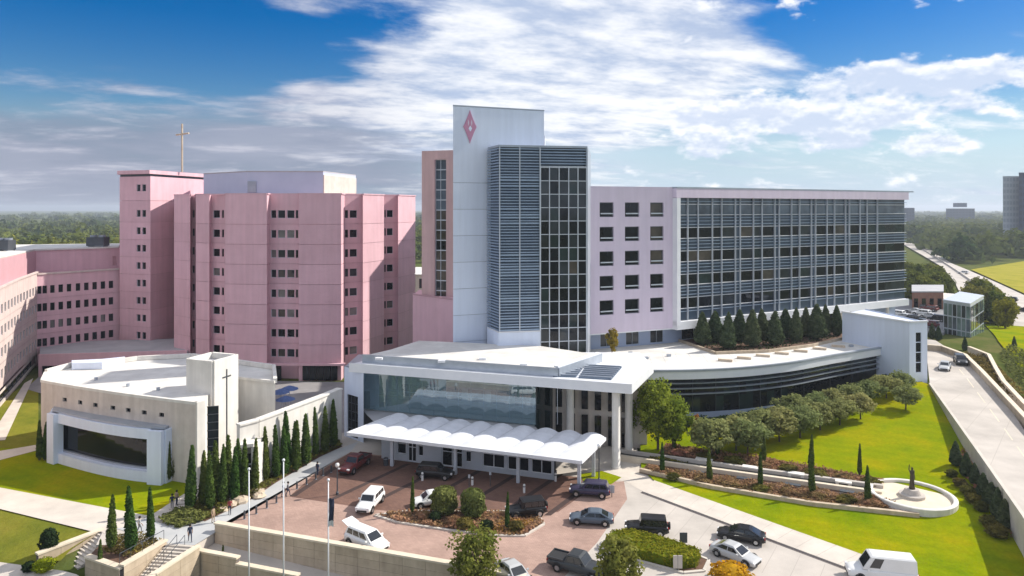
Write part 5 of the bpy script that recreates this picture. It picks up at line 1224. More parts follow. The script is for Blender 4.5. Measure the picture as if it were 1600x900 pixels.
# ================================================================== FIGURES
def skin_mesh(name, joints, bones, rad, sub=1):
    me = bpy.data.meshes.new(name+'_s'); keys = list(joints); me.from_pydata([joints[k] for k in keys], [(keys.index(a), keys.index(c)) for a, c in bones], [])
    o = bpy.data.objects.new(name+'_s', me); COL.objects.link(o); o.modifiers.new('k', 'SKIN')
    for i, k in enumerate(keys):
        v = me.skin_vertices[0].data[i]; r = rad[k]; v.radius = (r, r) if not hasattr(r, '__len__') else r; v.use_root = (k == 'pelvis')
    sm = o.modifiers.new('s', 'SUBSURF'); sm.levels = sub; sm.render_levels = sub
    dg = bpy.context.evaluated_depsgraph_get(); ev_ = o.evaluated_get(dg); out = bpy.data.meshes.new_from_object(ev_); out.name = name
    bpy.data.objects.remove(o, do_unlink=True); return out
def figure(pose):
    st_ = .22 if pose == 'walk' else .05; arm = pose == 'statue'
    J = {'pelvis': (0, 0, .95), 'waist': (0, .0, 1.08), 'chest': (0, -.01, 1.32), 'neck': (0, 0, 1.48), 'head': (0, -.03, 1.6), 'crown': (0, -.02, 1.72)}
    Rd = {'pelvis': (.16, .12), 'waist': (.14, .11), 'chest': (.18, .12), 'neck': .055, 'head': (.085, .105), 'crown': (.06, .075)}
    Bn = [('pelvis', 'waist'), ('waist', 'chest'), ('chest', 'neck'), ('neck', 'head'), ('head', 'crown')]
    for s_, sd in ((-1, 'l'), (1, 'r')):
        f = st_*s_
        up = arm and s_ == -1
        J.update({'hip'+sd: (.09*s_, 0, .88), 'knee'+sd: (.10*s_, -f*.7-.02, .49), 'ank'+sd: (.10*s_, -f*1.1+.03, .09), 'toe'+sd: (.12*s_, -f*1.1-.15, .035),
                  'sho'+sd: (.19*s_, 0, 1.40), 'elb'+sd: (.24*s_, f*.5+.02, 1.12) if not up else (.36*s_, -.05, 1.55), 'wri'+sd: (.23*s_, f*.8-.08, .88) if not up else (.40*s_, -.1, 1.83), 'han'+sd: (.23*s_, f*.85-.1, .78) if not up else (.40*s_, -.12, 1.95)})
        Rd.update({'hip'+sd: .095, 'knee'+sd: .06, 'ank'+sd: .045, 'toe'+sd: (.045, .03), 'sho'+sd: .065, 'elb'+sd: .045, 'wri'+sd: .032, 'han'+sd: (.04, .025)})
        Bn += [('pelvis', 'hip'+sd), ('hip'+sd, 'knee'+sd), ('knee'+sd, 'ank'+sd), ('ank'+sd, 'toe'+sd), ('chest', 'sho'+sd), ('sho'+sd, 'elb'+sd), ('elb'+sd, 'wri'+sd), ('wri'+sd, 'han'+sd)]
        for i, a in enumerate((-.035, -.012, .012, .035)):
            h = J['han'+sd]; dz = -.08 if not up else .08; J['f%d%s' % (i, sd)] = (h[0]+a*.3, h[1]+a, h[2]+dz*(1-.15*abs(i-1.4))); Rd['f%d%s' % (i, sd)] = .009; Bn.append(('han'+sd, 'f%d%s' % (i, sd)))
        h = J['wri'+sd]; J['th'+sd] = (h[0]-.03*s_, h[1]-.06, h[2]-.08*(1 if not up else -1)); Rd['th'+sd] = .01; Bn.append(('wri'+sd, 'th'+sd))
    return J, Bn, Rd
FIG = {p: skin_mesh('body', *figure(p)) for p in ('walk', 'stand', 'statue')}
mat('skin', (.45, .27, .19), .6)
for nm, c in (('cloth_navy', (.03, .04, .08)), ('cloth_white', (.7, .7, .7)), ('cloth_grey', (.2, .2, .22)), ('cloth_blue', (.12, .2, .4)), ('cloth_red', (.35, .06, .06)), ('cloth_tan', (.4, .3, .2)), ('hair_dark', (.02, .015, .012))): mat(nm, c, .9)
HAIR = MB(); HAIR.lathe([(.105, -.02), (.118, .05), (.112, .11), (.075, .165), (.01, .185)], 12)
def person(pos, pose, top, legs, label, rz):
    t = thing('person', label, 'person', pos, 'people walking on the plaza', rz)
    me = FIG[pose].copy(); me.materials.clear()
    for q in ('skin', top, legs, 'trim'): me.materials.append(MATS[q])
    for f in me.polygons:
        z = f.center.z; x = abs(f.center.x)
        f.material_index = 0 if z > 1.47 else (0 if (z < 1.1 and x > .19 and z > .6) else (1 if z > .98 else (2 if z > .1 else 3))); f.use_smooth = True
    link('body', me, t); h = MB(); h.v = [(x, y*1.1-.01, z+1.6) for x, y, z in HAIR.v]; h.f = HAIR.f; h.mi = HAIR.mi; h.build('hair', 'hair_dark', t, True, False)
    f = MB()
    for s_ in (-1, 1): f.box((.035*s_, -.128, 1.635), (.026, .012, .014))
    f.box((0, -.138, 1.605), (.022, .03, .04)); f.build('face_features', 'hair_dark', t, False, False); return t
PP = [((297, 846), 'walk', 'cloth_navy', 'cloth_navy', 'person in dark clothes at the top of the right stairs', .6), ((218, 833), 'walk', 'cloth_white', 'cloth_grey', 'person in a white top walking behind the stair planter', 2.2),
      ((333, 817), 'stand', 'cloth_tan', 'cloth_tan', 'person in tan clothes beside the mounded shrubs', 1.2), ((359, 804), 'stand', 'cloth_red', 'cloth_navy', 'person in a red top by the retaining wall corner', .2),
      ((443, 776), 'walk', 'cloth_blue', 'cloth_grey', 'person in a blue top walking on the plaza, left of a pair', 1.8), ((450, 776), 'walk', 'cloth_grey', 'cloth_navy', 'person in grey walking on the plaza, right of a pair', 1.8),
      ((496, 743), 'stand', 'cloth_navy', 'cloth_navy', 'person in navy standing behind the maroon pickup', 2.6), ((269, 796), 'stand', 'cloth_navy', 'cloth_grey', 'person in a dark jacket on the steps near the first cypress', 0.3), ((276, 790), 'stand', 'cloth_tan', 'cloth_navy', 'person in a tan top on the steps near the first cypress', 2.8)]
for (px, pose, a, c, lab, rz) in PP: person((*at(*px), .02), pose, a, c, lab, rz)
sm_ = FIG['statue'].copy(); sm_.materials.clear(); sm_.materials.append(MATS['bronze'])
for f in sm_.polygons: f.use_smooth = True
stt = thing('statue', 'dark bronze standing statue with a raised arm in the fountain', 'statue', (fx, fy, fz+1.05), rz=.3); stt.scale = (1.45, 1.45, 1.45); link('figure', sm_, stt)
b = MB(); b.lathe([(.02, 1.2), (.13, 1.0), (.15, .7), (.18, .35), (.22, .02), (.2, 0.)], 14); b.build('robe', 'bronze', stt, True, False)

hgp = offs(pc, -1.0); hgq = offs(pc, -3.2)
cover('ground_cover', hgp[4:-1]+hgq[4:-1][::-1], lawn, 'leaf_dark', 5200, .2, 1.1, 41, 'dark low hedge planting at the foot of the curved podium')
# ================================================================== VEHICLES
def paint(name, c, rough=.28, metal=.0):
    m = mat(name, c, rough, tuple(q*.93 for q in c), .6, spec=.35, metal=metal); m.node_tree.nodes['Principled BSDF'].inputs['Coat Weight'].default_value = .2; return name
for nm, c in (('paint_white', (.78, .78, .77)), ('paint_black', (.012, .012, .014)), ('paint_silver', (.48, .49, .50)), ('paint_slate', (.10, .13, .17)), ('paint_purple', (.045, .04, .085)), ('paint_maroon', (.13, .022, .022)), ('paint_grey', (.045, .05, .055))): paint(nm, c)
def loft(b, st):
    """stations (x, zbottom, zshoulder, ztop, half width low, half width mid, half width top)"""
    rings = []
    for x, zb, zs_, zt, wl, wm, wt in st:
        rings.append([(x, -wl, zb), (x, -wm, zb+(zs_-zb)*.35), (x, -wm, zs_), (x, -wt, zt), (x, wt, zt), (x, wm, zs_), (x, wm, zb+(zs_-zb)*.35), (x, wl, zb)])
    n = 8; vs = [p for r in rings for p in r]; fs = [(i*n+k, i*n+(k+1) % n, (i+1)*n+(k+1) % n, (i+1)*n+k) for i in range(len(rings)-1) for k in range(n)]
    fs += [tuple(range(n))[::-1], tuple(range((len(rings)-1)*n, len(rings)*n))]; b.add(vs, fs)
KINDS = {  # length, half width, belt height, hood height, roof height, cabin base front/rear x, roof front/rear x, tyre radius
    'sedan': (4.75, .92, .93, .84, 1.44, 1.15, -2.05, .2, -.95, .34), 'hatch': (4.4, .89, .96, .88, 1.52, 1.05, -1.95, .3, -1.5, .33),
    'suv': (4.8, .95, 1.1, 1.04, 1.74, 1.05, -2.25, .45, -1.95, .38), 'jeep': (4.5, .92, 1.16, 1.1, 1.86, .75, -2.05, .5, -2.0, .41),
    'pickup': (5.7, .98, 1.15, 1.12, 1.86, 1.1, -1.0, .5, -.75, .41), 'van': (5.9, 1.0, 1.25, 1.15, 2.4, 1.75, -2.8, .95, -2.72, .37), 'minivan': (5.0, .98, 1.08, .98, 1.74, 1.5, -2.35, .55, -2.05, .34)}
PROTO = {}
def car(kind, colour, pos, rz, label, cat='car', group='cars on the forecourt', zs=1.0, solid_side=False):
    t = thing('parked_car' if cat == 'car' else cat.replace(' ', '_'), label, cat, pos, group, rz); key = (kind, colour)
    if key in PROTO:
        for ch_ in PROTO[key].children: copy_tree(ch_, t)
        return t
    PROTO[key] = t
    L, w, zb, zh, zr, cf, crr, rf, rr, tr = KINDS[kind]; h = L/2; g = .22 if kind in ('sedan', 'hatch', 'minivan') else .34
    b = MB(); boxy = kind in ('jeep', 'pickup', 'van', 'suv'); fz = zh-.16 if not boxy else zh-.1
    tail = {'sedan': zb+.04, 'hatch': zb, 'suv': zb, 'jeep': zb, 'pickup': zb-.05, 'van': zb, 'minivan': zb}[kind]
    st_ = [(h, g+.1, g+.28, fz-.22, w*.72, w*.74, w*.66), (h-.08, g, g+.4, fz-.06, w*.84, w*.88, w*.78), (h-.4, g-.02, zh-.2, zh-.04, w*.92, w*.97, w*.84), (cf+.1, g-.04, zh-.12, zh+.02, w*.94, w, w*.86),
           (cf-.25, g-.04, zb-.1, zb+.01, w*.94, w, w*.9), (0, g-.04, zb-.1, zb+.01, w*.94, w, w*.9), (crr+.3, g-.04, zb-.1, zb+.01, w*.94, w, w*.9), (crr, g-.02, tail-.1, tail, w*.94, w, w*.88), (-h+.12, g+.02, tail-.14, tail-.03, w*.9, w*.95, w*.82), (-h, g+.16, tail-.3, tail-.12, w*.84, w*.88, w*.76)]
    st_ = sorted(st_, key=lambda s_: -s_[0]); loft(b, st_); bo = b.build('body', colour, t, True, False); sm = bo.modifiers.new('round', 'SUBSURF'); sm.levels = 1; sm.render_levels = 1
    wb, wr = w*.88, w*.72 if not boxy else w*.8
    base = [(cf, -wb), (cf, wb), (crr, wb), (crr, -wb)]; top = [(rf, -wr), (rf, wr), (rr, wr), (rr, -wr)]
    b = MB(); mid = [(rf+(cf-rf)*.12, -wr*1.03), (rf+(cf-rf)*.12, wr*1.03), (rr+(crr-rr)*.12, wr*1.03), (rr+(crr-rr)*.12, -wr*1.03)]
    top2 = [(rf-.12, -wr*.86), (rf-.12, wr*.86), (rr+.12, wr*.86), (rr+.12, -wr*.86)]
    lv = [[(x, y, zb-.05) for x, y in base], [(x, y, zr-.1) for x, y in mid], [(x, y, zr) for x, y in top2]]
    for i in range(2): b.add(lv[i]+lv[i+1], [(k, (k+1) % 4, (k+1) % 4+4, k+4) for k in range(4)])
    b.poly(lv[2]); b.build('cabin', colour, t, False, False)
    def pane(nm, a, c, s0, s1, v0, v1):       # on the cabin side between base edge a-c and the ring above
        B0, B1, T0, T1 = Vector(lv[0][a]), Vector(lv[0][c]), Vector(lv[1][a]), Vector(lv[1][c]); n_ = (B1-B0).cross(T0-B0).normalized(); ctr_ = (B0+B1+T0+T1)/4
        if n_.dot(ctr_-Vector(((cf+crr)/2, 0, zb+.3))) < 0: n_ = -n_
        f_ = lambda s_, v_: B0.lerp(B1, s_).lerp(T0.lerp(T1, s_), v_)+n_*.012
        q = MB(); q.poly([f_(s0, v0), f_(s1, v0), f_(s1, v1), f_(s0, v1)]); q.build(nm, 'carglass', t, False, False)
    pane('windscreen', 0, 1, .07, .93, .12, .95); pane('rear_window', 2, 3, .1, .9, .25, .93)
    spans = ((.12, .48), (.52, .9)) if kind in ('sedan', 'hatch', 'pickup') else ((.13, .4), (.43, .68), (.71, .94))
    if kind == 'van': spans = ((.1, .3),)
    for s0, s1 in spans:
        pane('side_window', 1, 2, s0, s1, .18, .93); pane('side_window', 3, 0, 1-s1, 1-s0, .18, .93)
    if kind == 'pickup':
        q = MB(); q.box(((crr-h)/2-.02, 0, zb-.04), (h+crr-.35, w*1.5, .06)); q.build('bed', 'trim', t, False, False)
        q = MB()
        for s_ in (-1, 1): q.box(((crr-h)/2, s_*w*.86, zb+.02), (h+crr-.1, .12, .16))
        q.box((-h+.1, 0, zb+.0), (.1, w*1.6, .16)); q.build('bed_rail', colour, t, False, False)
    if kind == 'jeep':
        q = MB(); q.lathe([(.01, -.1), (.36, -.1), (.38, 0), (.36, .1), (.01, .1)], 16); q.v = [(-h-.1+z, x, y+.98) for x, y, z in q.v]; q.build('spare_wheel', 'tyre', t, False, False)
    wy = w-.1
    for wx_ in (h-.88 if L < 5.5 else h-1.0, -h+.9 if L < 5.5 else -h+1.15):
        for s_ in (-1, 1):
            q = MB(); q.lathe([(tr*.55, -.11), (tr*.95, -.11), (tr, -.07), (tr, .07), (tr*.95, .11), (tr*.55, .11)], 18); q.v = [(x+wx_, z+s_*(wy+.02), y+tr) for x, y, z in q.v]; wh = q.build('wheel', 'tyre', t, True, False)
            q = MB(); q.lathe([(.01, .07), (tr*.2, .09), (tr*.58, .10), (tr*.6, .06)], 14); q.v = [(x+wx_, s_*(z+wy+.02), y+tr) for x, y, z in q.v]; q.build('rim', 'rim', wh, False, False)
            q = MB(); q.tube([(wx_+math.cos(a_)*(tr+.07), s_*(w-.015), tr+math.sin(a_)*(tr+.07)) for a_ in [math.pi*k/8 for k in range(9)]], .06, 5); q.build('wheel_arch', 'trim', t, False, False)
    for s_ in (-1, 1):
        q = MB(); q.box((h-.13, s_*w*.66, fz-.14), (.18, .34, .16)); q.build('headlight', 'headlight', t, False, False)
        q = MB(); q.box((-h+.06, s_*w*.72, tail-.24), (.14, .26, .2)); q.build('taillight', 'taillight', t, False, False)
        q = MB(); q.box((cf-.45, s_*(w+.1), zb+.06), (.14, .2, .14)); q.build('mirror', colour, t, False, False)
    q = MB(); q.box((h-.06, 0, g+.2), (.12, w*1.2, .2)); q.build('grille', 'trim', t, False, False)
    q = MB(); q.box((-h+.02, 0, g+.22), (.1, w*1.5, .16)); q.build('bumper', 'trim', t, False, False)
    return t
def heading(p, q): return math.atan2(q[1]-p[1], q[0]-p[0])
def car_px(kind, col, rear, front, label, z=0., **kw):
    r, f = at(*rear, z), at(*front, z); car(kind, col, ((r[0]+f[0])/2, (r[1]+f[1])/2, z+.02), heading(r, f), label, **kw)
car_px('pickup', 'paint_maroon', (575, 719), (533, 747), 'maroon pickup truck parked in the shade left of the canopy', cat='pickup truck')
car_px('suv', 'paint_black', (652, 744), (708, 748), 'black SUV waiting in the canopy shade by the entrance doors')
car_px('suv', 'paint_white', (590, 780), (566, 806), 'white SUV driving across the forecourt paving')
car_px('minivan', 'paint_white', (546, 842), (602, 866), 'white minivan with its tailgate raised near the front wall')
car_px('hatch', 'paint_white', (690, 786), (655, 791), 'white car half hidden behind the ball shrubs')
car_px('jeep', 'paint_black', (845, 803), (798, 808), 'black boxy jeep parked behind the right cypress of the island')
car_px('suv', 'paint_purple', (946, 776), (897, 772), 'dark purple SUV near the end of the canopy')
car_px('sedan', 'paint_slate', (955, 819), (893, 815), 'slate blue sedan on the paving before the road island')
car_px('jeep', 'paint_black', (1040, 836), (980, 832), 'black boxy SUV with spare wheel beside the hedge island')
car_px('sedan', 'paint_black', (1190, 849), (1126, 838), 'black sedan leaving along the exit sidewalk')
car_px('sedan', 'paint_silver', (1119, 862), (1180, 886), 'silver sedan beside the yellow shrub')
car_px('pickup', 'paint_grey', (865, 884), (942, 905), 'dark grey pickup truck at the bottom edge', cat='pickup truck')
car_px('sedan', 'paint_silver', (782, 888), (826, 925), 'silver car cut off by the bottom edge behind the treetop')
car_px('van', 'paint_white', (1432, 912), (1322, 900), 'white cargo van at the bottom right edge', cat='van')
car_px('sedan', 'paint_silver', (1478, 571), (1474, 583), 'pale sedan coming down the ramp road, left of two', 4., group='cars on the ramp road')
car_px('suv', 'paint_grey', (1497, 564), (1505, 573), 'grey SUV on the ramp road, right of two', 4., group='cars on the ramp road')
# raised tailgate
mv = [o for o in bpy.data.objects if o.get('label', '').startswith('white minivan')][0]
q = MB(); q.add([(-2.0, -.72, 1.72), (-2.0, .72, 1.72), (-3.05, .66, 2.02), (-3.05, -.66, 2.02), (-2.0, -.72, 1.66), (-2.0, .72, 1.66), (-3.05, .66, 1.95), (-3.05, -.66, 1.95)], [(0, 1, 2, 3), (7, 6, 5, 4), (0, 4, 5, 1), (1, 5, 6, 2), (2, 6, 7, 3), (3, 7, 4, 0)]); q.build('tailgate', 'paint_white', mv, False, False)
pc_ = ['paint_white', 'paint_silver', 'paint_black', 'paint_grey', 'paint_maroon', 'paint_silver']
for i, (x, y) in enumerate(((1400, 488), (1412, 492), (1424, 496), (1437, 500), (1450, 505), (1428, 483), (1440, 487), (1452, 491), (1464, 496), (1440, 477), (1452, 480))):
    p = at(x, y+6, 4.); row = 'front' if i < 5 else ('middle' if i < 9 else 'rear'); k = i if i < 5 else (i-5 if i < 9 else i-9)
    car('sedan' if i % 2 else 'suv', pc_[i % 6], (*p, 4.05), 2.2, 'car in the %s row of the far parking lot, %s from the left' % (row, ORD[k]), group='cars in the parking lot')
for i, (x, y, k, c) in enumerate(((1578, 471, 'suv', 'paint_black'), (1600, 487, 'sedan', 'paint_black'), (1472, 405, 'sedan', 'paint_white'), (1505, 428, 'suv', 'paint_white'), (1535, 455, 'sedan', 'paint_silver'))):
    car(k, c, (*at(x, y, HZ), HZ+.02), 2.3, ('dark SUV on the highway near the yellow field', 'dark sedan on the highway at the right edge', 'white car far away on the highway', 'white SUV on the highway at its bend', 'silver car on the highway above the trees')[i], group='cars on the highway')
# ================================================================== FOREGROUND WALLS, STAIRS
def lowwall(p, q, z0, z1, w, label, name='retaining_wall', rows=True):
    t = thing(name, label, 'wall', (*p, z0)); L_ = math.hypot(q[0]-p[0], q[1]-p[1]); dx, dy = (q[0]-p[0])/L_, (q[1]-p[1])/L_; n = max(1, round(L_/2.4)); nr = max(1, round((z1-z0)/.8)); hh = (z1-z0)/nr
    MB().bar(p, q, w-.06, z0-.02, z1-.02).build('backing', 'gutter', t); sh = None
    for j in range(nr):
        for i in range(n):
            a, c = lerp2(p, q, i/n), lerp2(p, q, (i+1)/n); g = .012/max(.5, L_/n)
            MB().bar(lerp2(a, c, g), lerp2(a, c, 1-g), w, z0+j*hh+.012, z0+(j+1)*hh-.012).build('stone_panel', 'lime_wall', t)
    MB().bar((p[0]-dx*.08, p[1]-dy*.08), (q[0]+dx*.08, q[1]+dy*.08), w+.16, z1, z1+.18).build('coping', 'cap_stone', t); return t
lowwall(wl0, wl2, -4.3, .75, .5, 'long tan stone retaining wall along the front of the forecourt')
nwl = (-wd[1], wd[0]); w2a = (wl0[0]-nwl[0]*2.6-wd[0]*1.6, wl0[1]-nwl[1]*2.6-wd[1]*1.6)
w2 = [(w2a[0]+wd[0]*u, w2a[1]+wd[1]*u) for u in (0, 6.5, 13.5, 22)]
lowwall(w2[0], w2[1], -4.3, -.9, .45, 'upper section of the lower tan wall next to the right stairs')
lowwall(w2[1], w2[2], -4.3, -1.5, .45, 'middle section of the stepped lower tan wall')
lowwall(w2[2], w2[3], -4.3, -2.1, .45, 'lowest section of the stepped tan wall at the bottom edge')
b = MB(); b.prism([wl0, wl2, (wl2[0]-nwl[0]*2.4, wl2[1]-nwl[1]*2.4), (wl0[0]-nwl[0]*2.4, wl0[1]-nwl[1]*2.4)], -4.4, lambda x, y: -1.2-.055*((x-wl0[0])*wd[0]+(y-wl0[1])*wd[1])*1.0); struct(b.build('sloping_walk', 'concrete'))
def stairs(p, q, down, n, label, zt=0.0, rise=.165, run=.34):
    t = thing('stone_stairs', label, 'stairs', (*p, zt)); L_ = math.hypot(*down); d = (down[0]/L_, down[1]/L_)
    for k in range(n):
        o = lambda r, k_: (r[0]+d[0]*run*k_, r[1]+d[1]*run*k_)
        MB().prism([o(p, k), o(q, k), o(q, k+1.0), o(p, k+1.0)], -4.6, zt-rise*k).build('step', 'sidewalk', t)
    return t
B2, B3 = at(262, 849), at(303, 852); dn = (-.30, -.95)
stairs(B2, B3, dn, 24, 'right flight of stone steps descending from the plaza court')
lowwall((B3[0]+.3, B3[1]+.2), (B3[0]+dn[0]*7.6+.3, B3[1]+dn[1]*7.6), -4.3, -.25, .45, 'tan cheek wall on the right side of the right stairs')
P1 = (B2[0]+dn[0]*5.2-.3, B2[1]+dn[1]*5.2); P4 = at(150, 852); 
lowwall((B2[0]-.3, B2[1]), P1, -4.3, .25, .5, 'tan planter wall along the left side of the right stairs')
P5 = (P1[0]-4.6, P1[1]+2.2)
lowwall(P1, P5, -4.3, .0, .5, 'tan front wall of the stair planter')
b = MB(); b.prism([B2, P1, P5, at(168, 838)], -4.3, -.05); struct(b.build('planter_soil', 'mulch'))
A2, A3 = at(162, 828), at(178, 841)
dA = (-.55, -.83); stairs((A2[0], A2[1]), (A2[0]+2.2, A2[1]-1.5), dA, 20, 'left flight of stone steps beside the lower lawn')
lowwall((A2[0]-.3, A2[1]+.2), (A2[0]-.3+dA[0]*6.0, A2[1]+dA[1]*6.0), -4.3, -.1, .5, 'sloping tan wall between the lower lawn and the left stairs')
b = MB(); o0 = (A2[0]+dA[0]*5.5, A2[1]+dA[1]*5.5)
def rail(pts, label):
    t = thing('handrail', label, 'handrail', pts[0]); MB().tube([(x, y, z+.95) for x, y, z in pts], .035, 6).build('top_rail', 'metal_dark', t)
    for i in range(len(pts)): MB().tube([pts[i], (pts[i][0], pts[i][1], pts[i][2]+.95)], .025, 6).build('post', 'metal_dark', t)
for i, k in enumerate((.35, .65)):
    s_ = lerp2(B2, B3, k); rail([(s_[0]+dn[0]*.34*j, s_[1]+dn[1]*.34*j, -.165*j) for j in (0, 5, 10, 15, 20)], 'metal handrail on the right stairs, %s one' % ('left', 'right')[i])
rail([(B2[0]-.3+(P1[0]-B2[0])*k, B2[1]+(P1[1]-B2[1])*k, .43) for k in (0.02, .25, .5, .75, .98)], 'metal railing on top of the stair planter wall')
# steps on the chapel walk
t = thing('stone_stairs', 'short run of broad steps beside the first wall cypress', 'stairs', (*at(285, 790), .03))
for k in range(6):
    p = lerp2(at(250, 806), at(306, 766), k/6+.08); q = (p[0]+2.0, p[1]+.5); MB().bar(p, q, .5, .02, .16).build('step', 'sidewalk', t)
# flagpoles
for i, (x, yt, lab) in enumerate(((389, 735, 'leftmost white flagpole at the bottom edge'), (443, 721, 'middle white flagpole, the tallest of three'), (513, 752, 'right flagpole with a limp dark flag'))):
    d = 67.2-i*.9; p = on(x, d); zt_ = EYE-(yt-HY)/F*d; t = thing('flagpole', lab, 'flagpole', (*p, -4.3), 'three flagpoles')
    MB().tube([(*p, -4.3), (*p, zt_)], [.085, .05], 10).build('pole', 'metal_white', t, True)
    MB().lathe([(.02, -.02), (.12, .05), (.14, .14), (.1, .24), (.01, .28)], 10, (*p, zt_)).build('finial', 'metal_white', t, True)
    MB().lathe([(.3, 0), (.3, .12), (.16, .3)], 12, (*p, -4.3)).build('base', 'metal_grey', t)
    if i == 2:
        vs = []; n = 10; c = 5
        for k in range(n+1):
            for j in range(c): vs.append((p[0]+.07+j*.12, p[1]-.08+.14*math.sin(j*1.7+k*.5), zt_-1.6-k*.26))
        q = MB(); q.add(vs, [(k*c+j, k*c+j+1, (k+1)*c+j+1, (k+1)*c+j) for k in range(n) for j in range(c-1)]); q.build('flag', 'cloth_navy', t, True)
        q = MB(); q.add([(a-.0, e-.03, z) for a, e, z in vs[-15:]], [(k*c+j, k*c+j+1, (k+1)*c+j+1, (k+1)*c+j) for k in range(2) for j in range(c-1)]); q.build('flag_stripe', 'cloth_white', t, True)
# bollards
bl_ = [(382, 811), (400.5, 803), (417, 794), (432, 786), (464, 764), (479, 757), (493.5, 749), (505, 743), (517.5, 738)]
for i, px in enumerate(bl_):
    p = at(*px); t = thing('bollard', 'dark bollard along the plaza edge, %s from the retaining wall' % ORD[i], 'bollard', (*p, 0), 'dark bollards on the plaza edge')
    MB().lathe([(.11, 0), (.11, .85), (.08, .92), (.01, .94)], 10, (*p, 0)).build('post', 'metal_dark', t); MB().lathe([(.15, 0), (.15, .05), (.11, .06)], 10, (*p, 0)).build('base_plate', 'metal_grey', t)
for i, px in enumerate(((660, 751), (738, 758), (819, 770), (868, 752))):
    p = at(*px); t = thing('bollard', 'white bollard by the canopy lane, %s from the left' % ORD[i], 'bollard', (*p, 0), 'white bollards by the canopy')
    MB().lathe([(.14, 0), (.14, .95), (.1, 1.03), (.01, 1.05)], 10, (*p, 0)).build('post', 'paint_white', t); MB().lathe([(.142, .7), (.142, .82)], 10, (*p, 0)).build('stripe', 'metal_dark', t)
# lamp post, sign posts, bins
def lamp(px, h, lab):
    p = at(*px); t = thing('lamp_post', lab, 'lamp post', (*p, 0)); MB().tube([(*p, 0), (*p, h)], [.09, .06], 8).build('pole', 'metal_dark', t)
    MB().lathe([(.02, -.05), (.18, .0), (.26, .2), (.2, .42), (.02, .48)], 12, (*p, h)).build('globe', 'paint_white', t, True); MB().lathe([(.18, 0), (.18, .3), (.09, .4)], 10, (*p, 0)).build('base', 'metal_dark', t)
lamp((527, 773), 3.3, 'lamp post with white globe standing in the drop-off lane'); lamp((936, 752), 4.2, 'slim lamp post on the grass verge by the canopy end')
def signpost(px, h, w, hh, m, lab):
    p = at(*px); t = thing('sign_post', lab, 'sign', (*p, 0)); MB().tube([(*p, 0), (*p, h)], .05, 6).build('pole', 'metal_dark', t); MB().box((*p, h-hh/2), (w, .08, hh)).build('sign_plate', m, t)
signpost((1068, 859), 1.7, .75, 1.0, 'metal_dark', 'dark sign panel on a post behind the hedge island'); signpost((1059, 893), 1.5, .85, 1.2, 'concrete', 'grey sign panel on a post in front of the hedge island')
signpost((733, 765), 1.8, .25, .4, 'frame_light', 'thin sign post by the entrance wall'); signpost((766, 760), 1.8, .25, .4, 'frame_light', 'thin sign post right of the entrance doors'); signpost((956, 777), 1.4, .6, .9, 'metal_grey', 'small grey sign right of the purple SUV')
for i, px in enumerate(((603, 727), (866, 747))):
    p = at(*px); t = thing('litter_bin', 'dark litter bin at the %s end of the entrance wall' % ('left', 'right')[i], 'litter bin', (*p, 0)); MB().lathe([(.3, 0), (.34, .9), (.3, .95), (.2, 1.05), (.02, 1.08)], 12, (*p, 0)).build('body', 'metal_dark', t); MB().lathe([(.35, .86), (.36, .94)], 12, (*p, 0)).build('rim', 'metal_grey', t)
# courtyard umbrellas
for i, (x, d) in enumerate(((438, 108), (452, 110), (446, 104))):
    p = on(x, d); z = 5.2; t = thing('patio_umbrella', 'blue patio umbrella in the courtyard, %s' % ('left one', 'right one', 'nearest one')[i], 'umbrella', (*p, 0), 'blue courtyard umbrellas')
    mat('umbrella_blue', (.10, .16, .36), .8) if 'umbrella_blue' not in MATS else None
    MB().lathe([(1.5, 0), (.75, .35), (.03, .6)], 8, (*p, z)).build('canopy', 'umbrella_blue', t); MB().tube([(*p, 0), (*p, z+.6)], .05, 6).build('pole', 'metal_white', t)
# ================================================================== WOODS
leafmat('leaf_wood_mid', (.21, .24, .04), (.06, .095, .022), .3, .09, world_pos=True)
def woodland(name, spots, m, seed, label, nl, lsz):
    rng = np.random.default_rng(seed); Vs = []; n0 = 0
    for x, y, z, r, h in spots:
        n = nl; d = rng.normal(0, 1, (n, 3)); d /= np.linalg.norm(d, axis=1)[:, None]; d[:, 2] = np.abs(d[:, 2])*1.0-.15
        lob = 1+.28*np.sin(3*np.arctan2(d[:, 1], d[:, 0])+x)+.2*np.sin(d[:, 2]*7+y)
        C = np.array([x, y, z+h*.35])+d*np.array([r, r, h*.65])*(rng.uniform(.7, 1.03, n)*lob)[:, None]
        V, _ = leaves(C, d+np.array([0, 0, .2]), np.full(n, lsz*r), rng, .5); Vs.append(V)
    V = np.vstack(Vs); Fq = np.arange(len(V)).reshape(-1, 4); return tag(link(name, npmesh(name, V, Fq, m)), label, 'woodland', kind='stuff')
def azs(q, ranges):
    a, c = q.choice(ranges); return q.uniform(a, c)
q = random.Random(3); S1 = []; S2 = []
hp = [at(*p, HZ) for p in hl]+[at(*p, HZ) for p in hr[::-1]]; fp = [at(1500, 421, HZ), at(1600, 404, HZ), at(1900, 404, HZ), at(1900, 520, HZ), at(1602, 459, HZ)]
hwl = [at(*p, HZ) for p in hl]
tries = 0
while len(S1) < 2000 and tries < 60000:
    tries += 1
    d = 430*(3600/430)**(q.random()**.8); x = azs(q, [(-400, 260), (560, 760), (1340, 2000), (1370, 1800), (1370, 1650)]); X, Y = on(x, d)
    if x > 1000 and any(inside((X*k, Y*k), hp) or inside((X*k+12, Y*k), hp) or inside((X*k, Y*k), fp) for k in (.97, 1., 1.04, 1.1, 1.18, 1.28, 1.4, 1.55)): continue
    r = q.uniform(6, 12)*(1+d/3500); S1.append((X, Y, -.6, r, q.uniform(9, 18)))
tries = 0
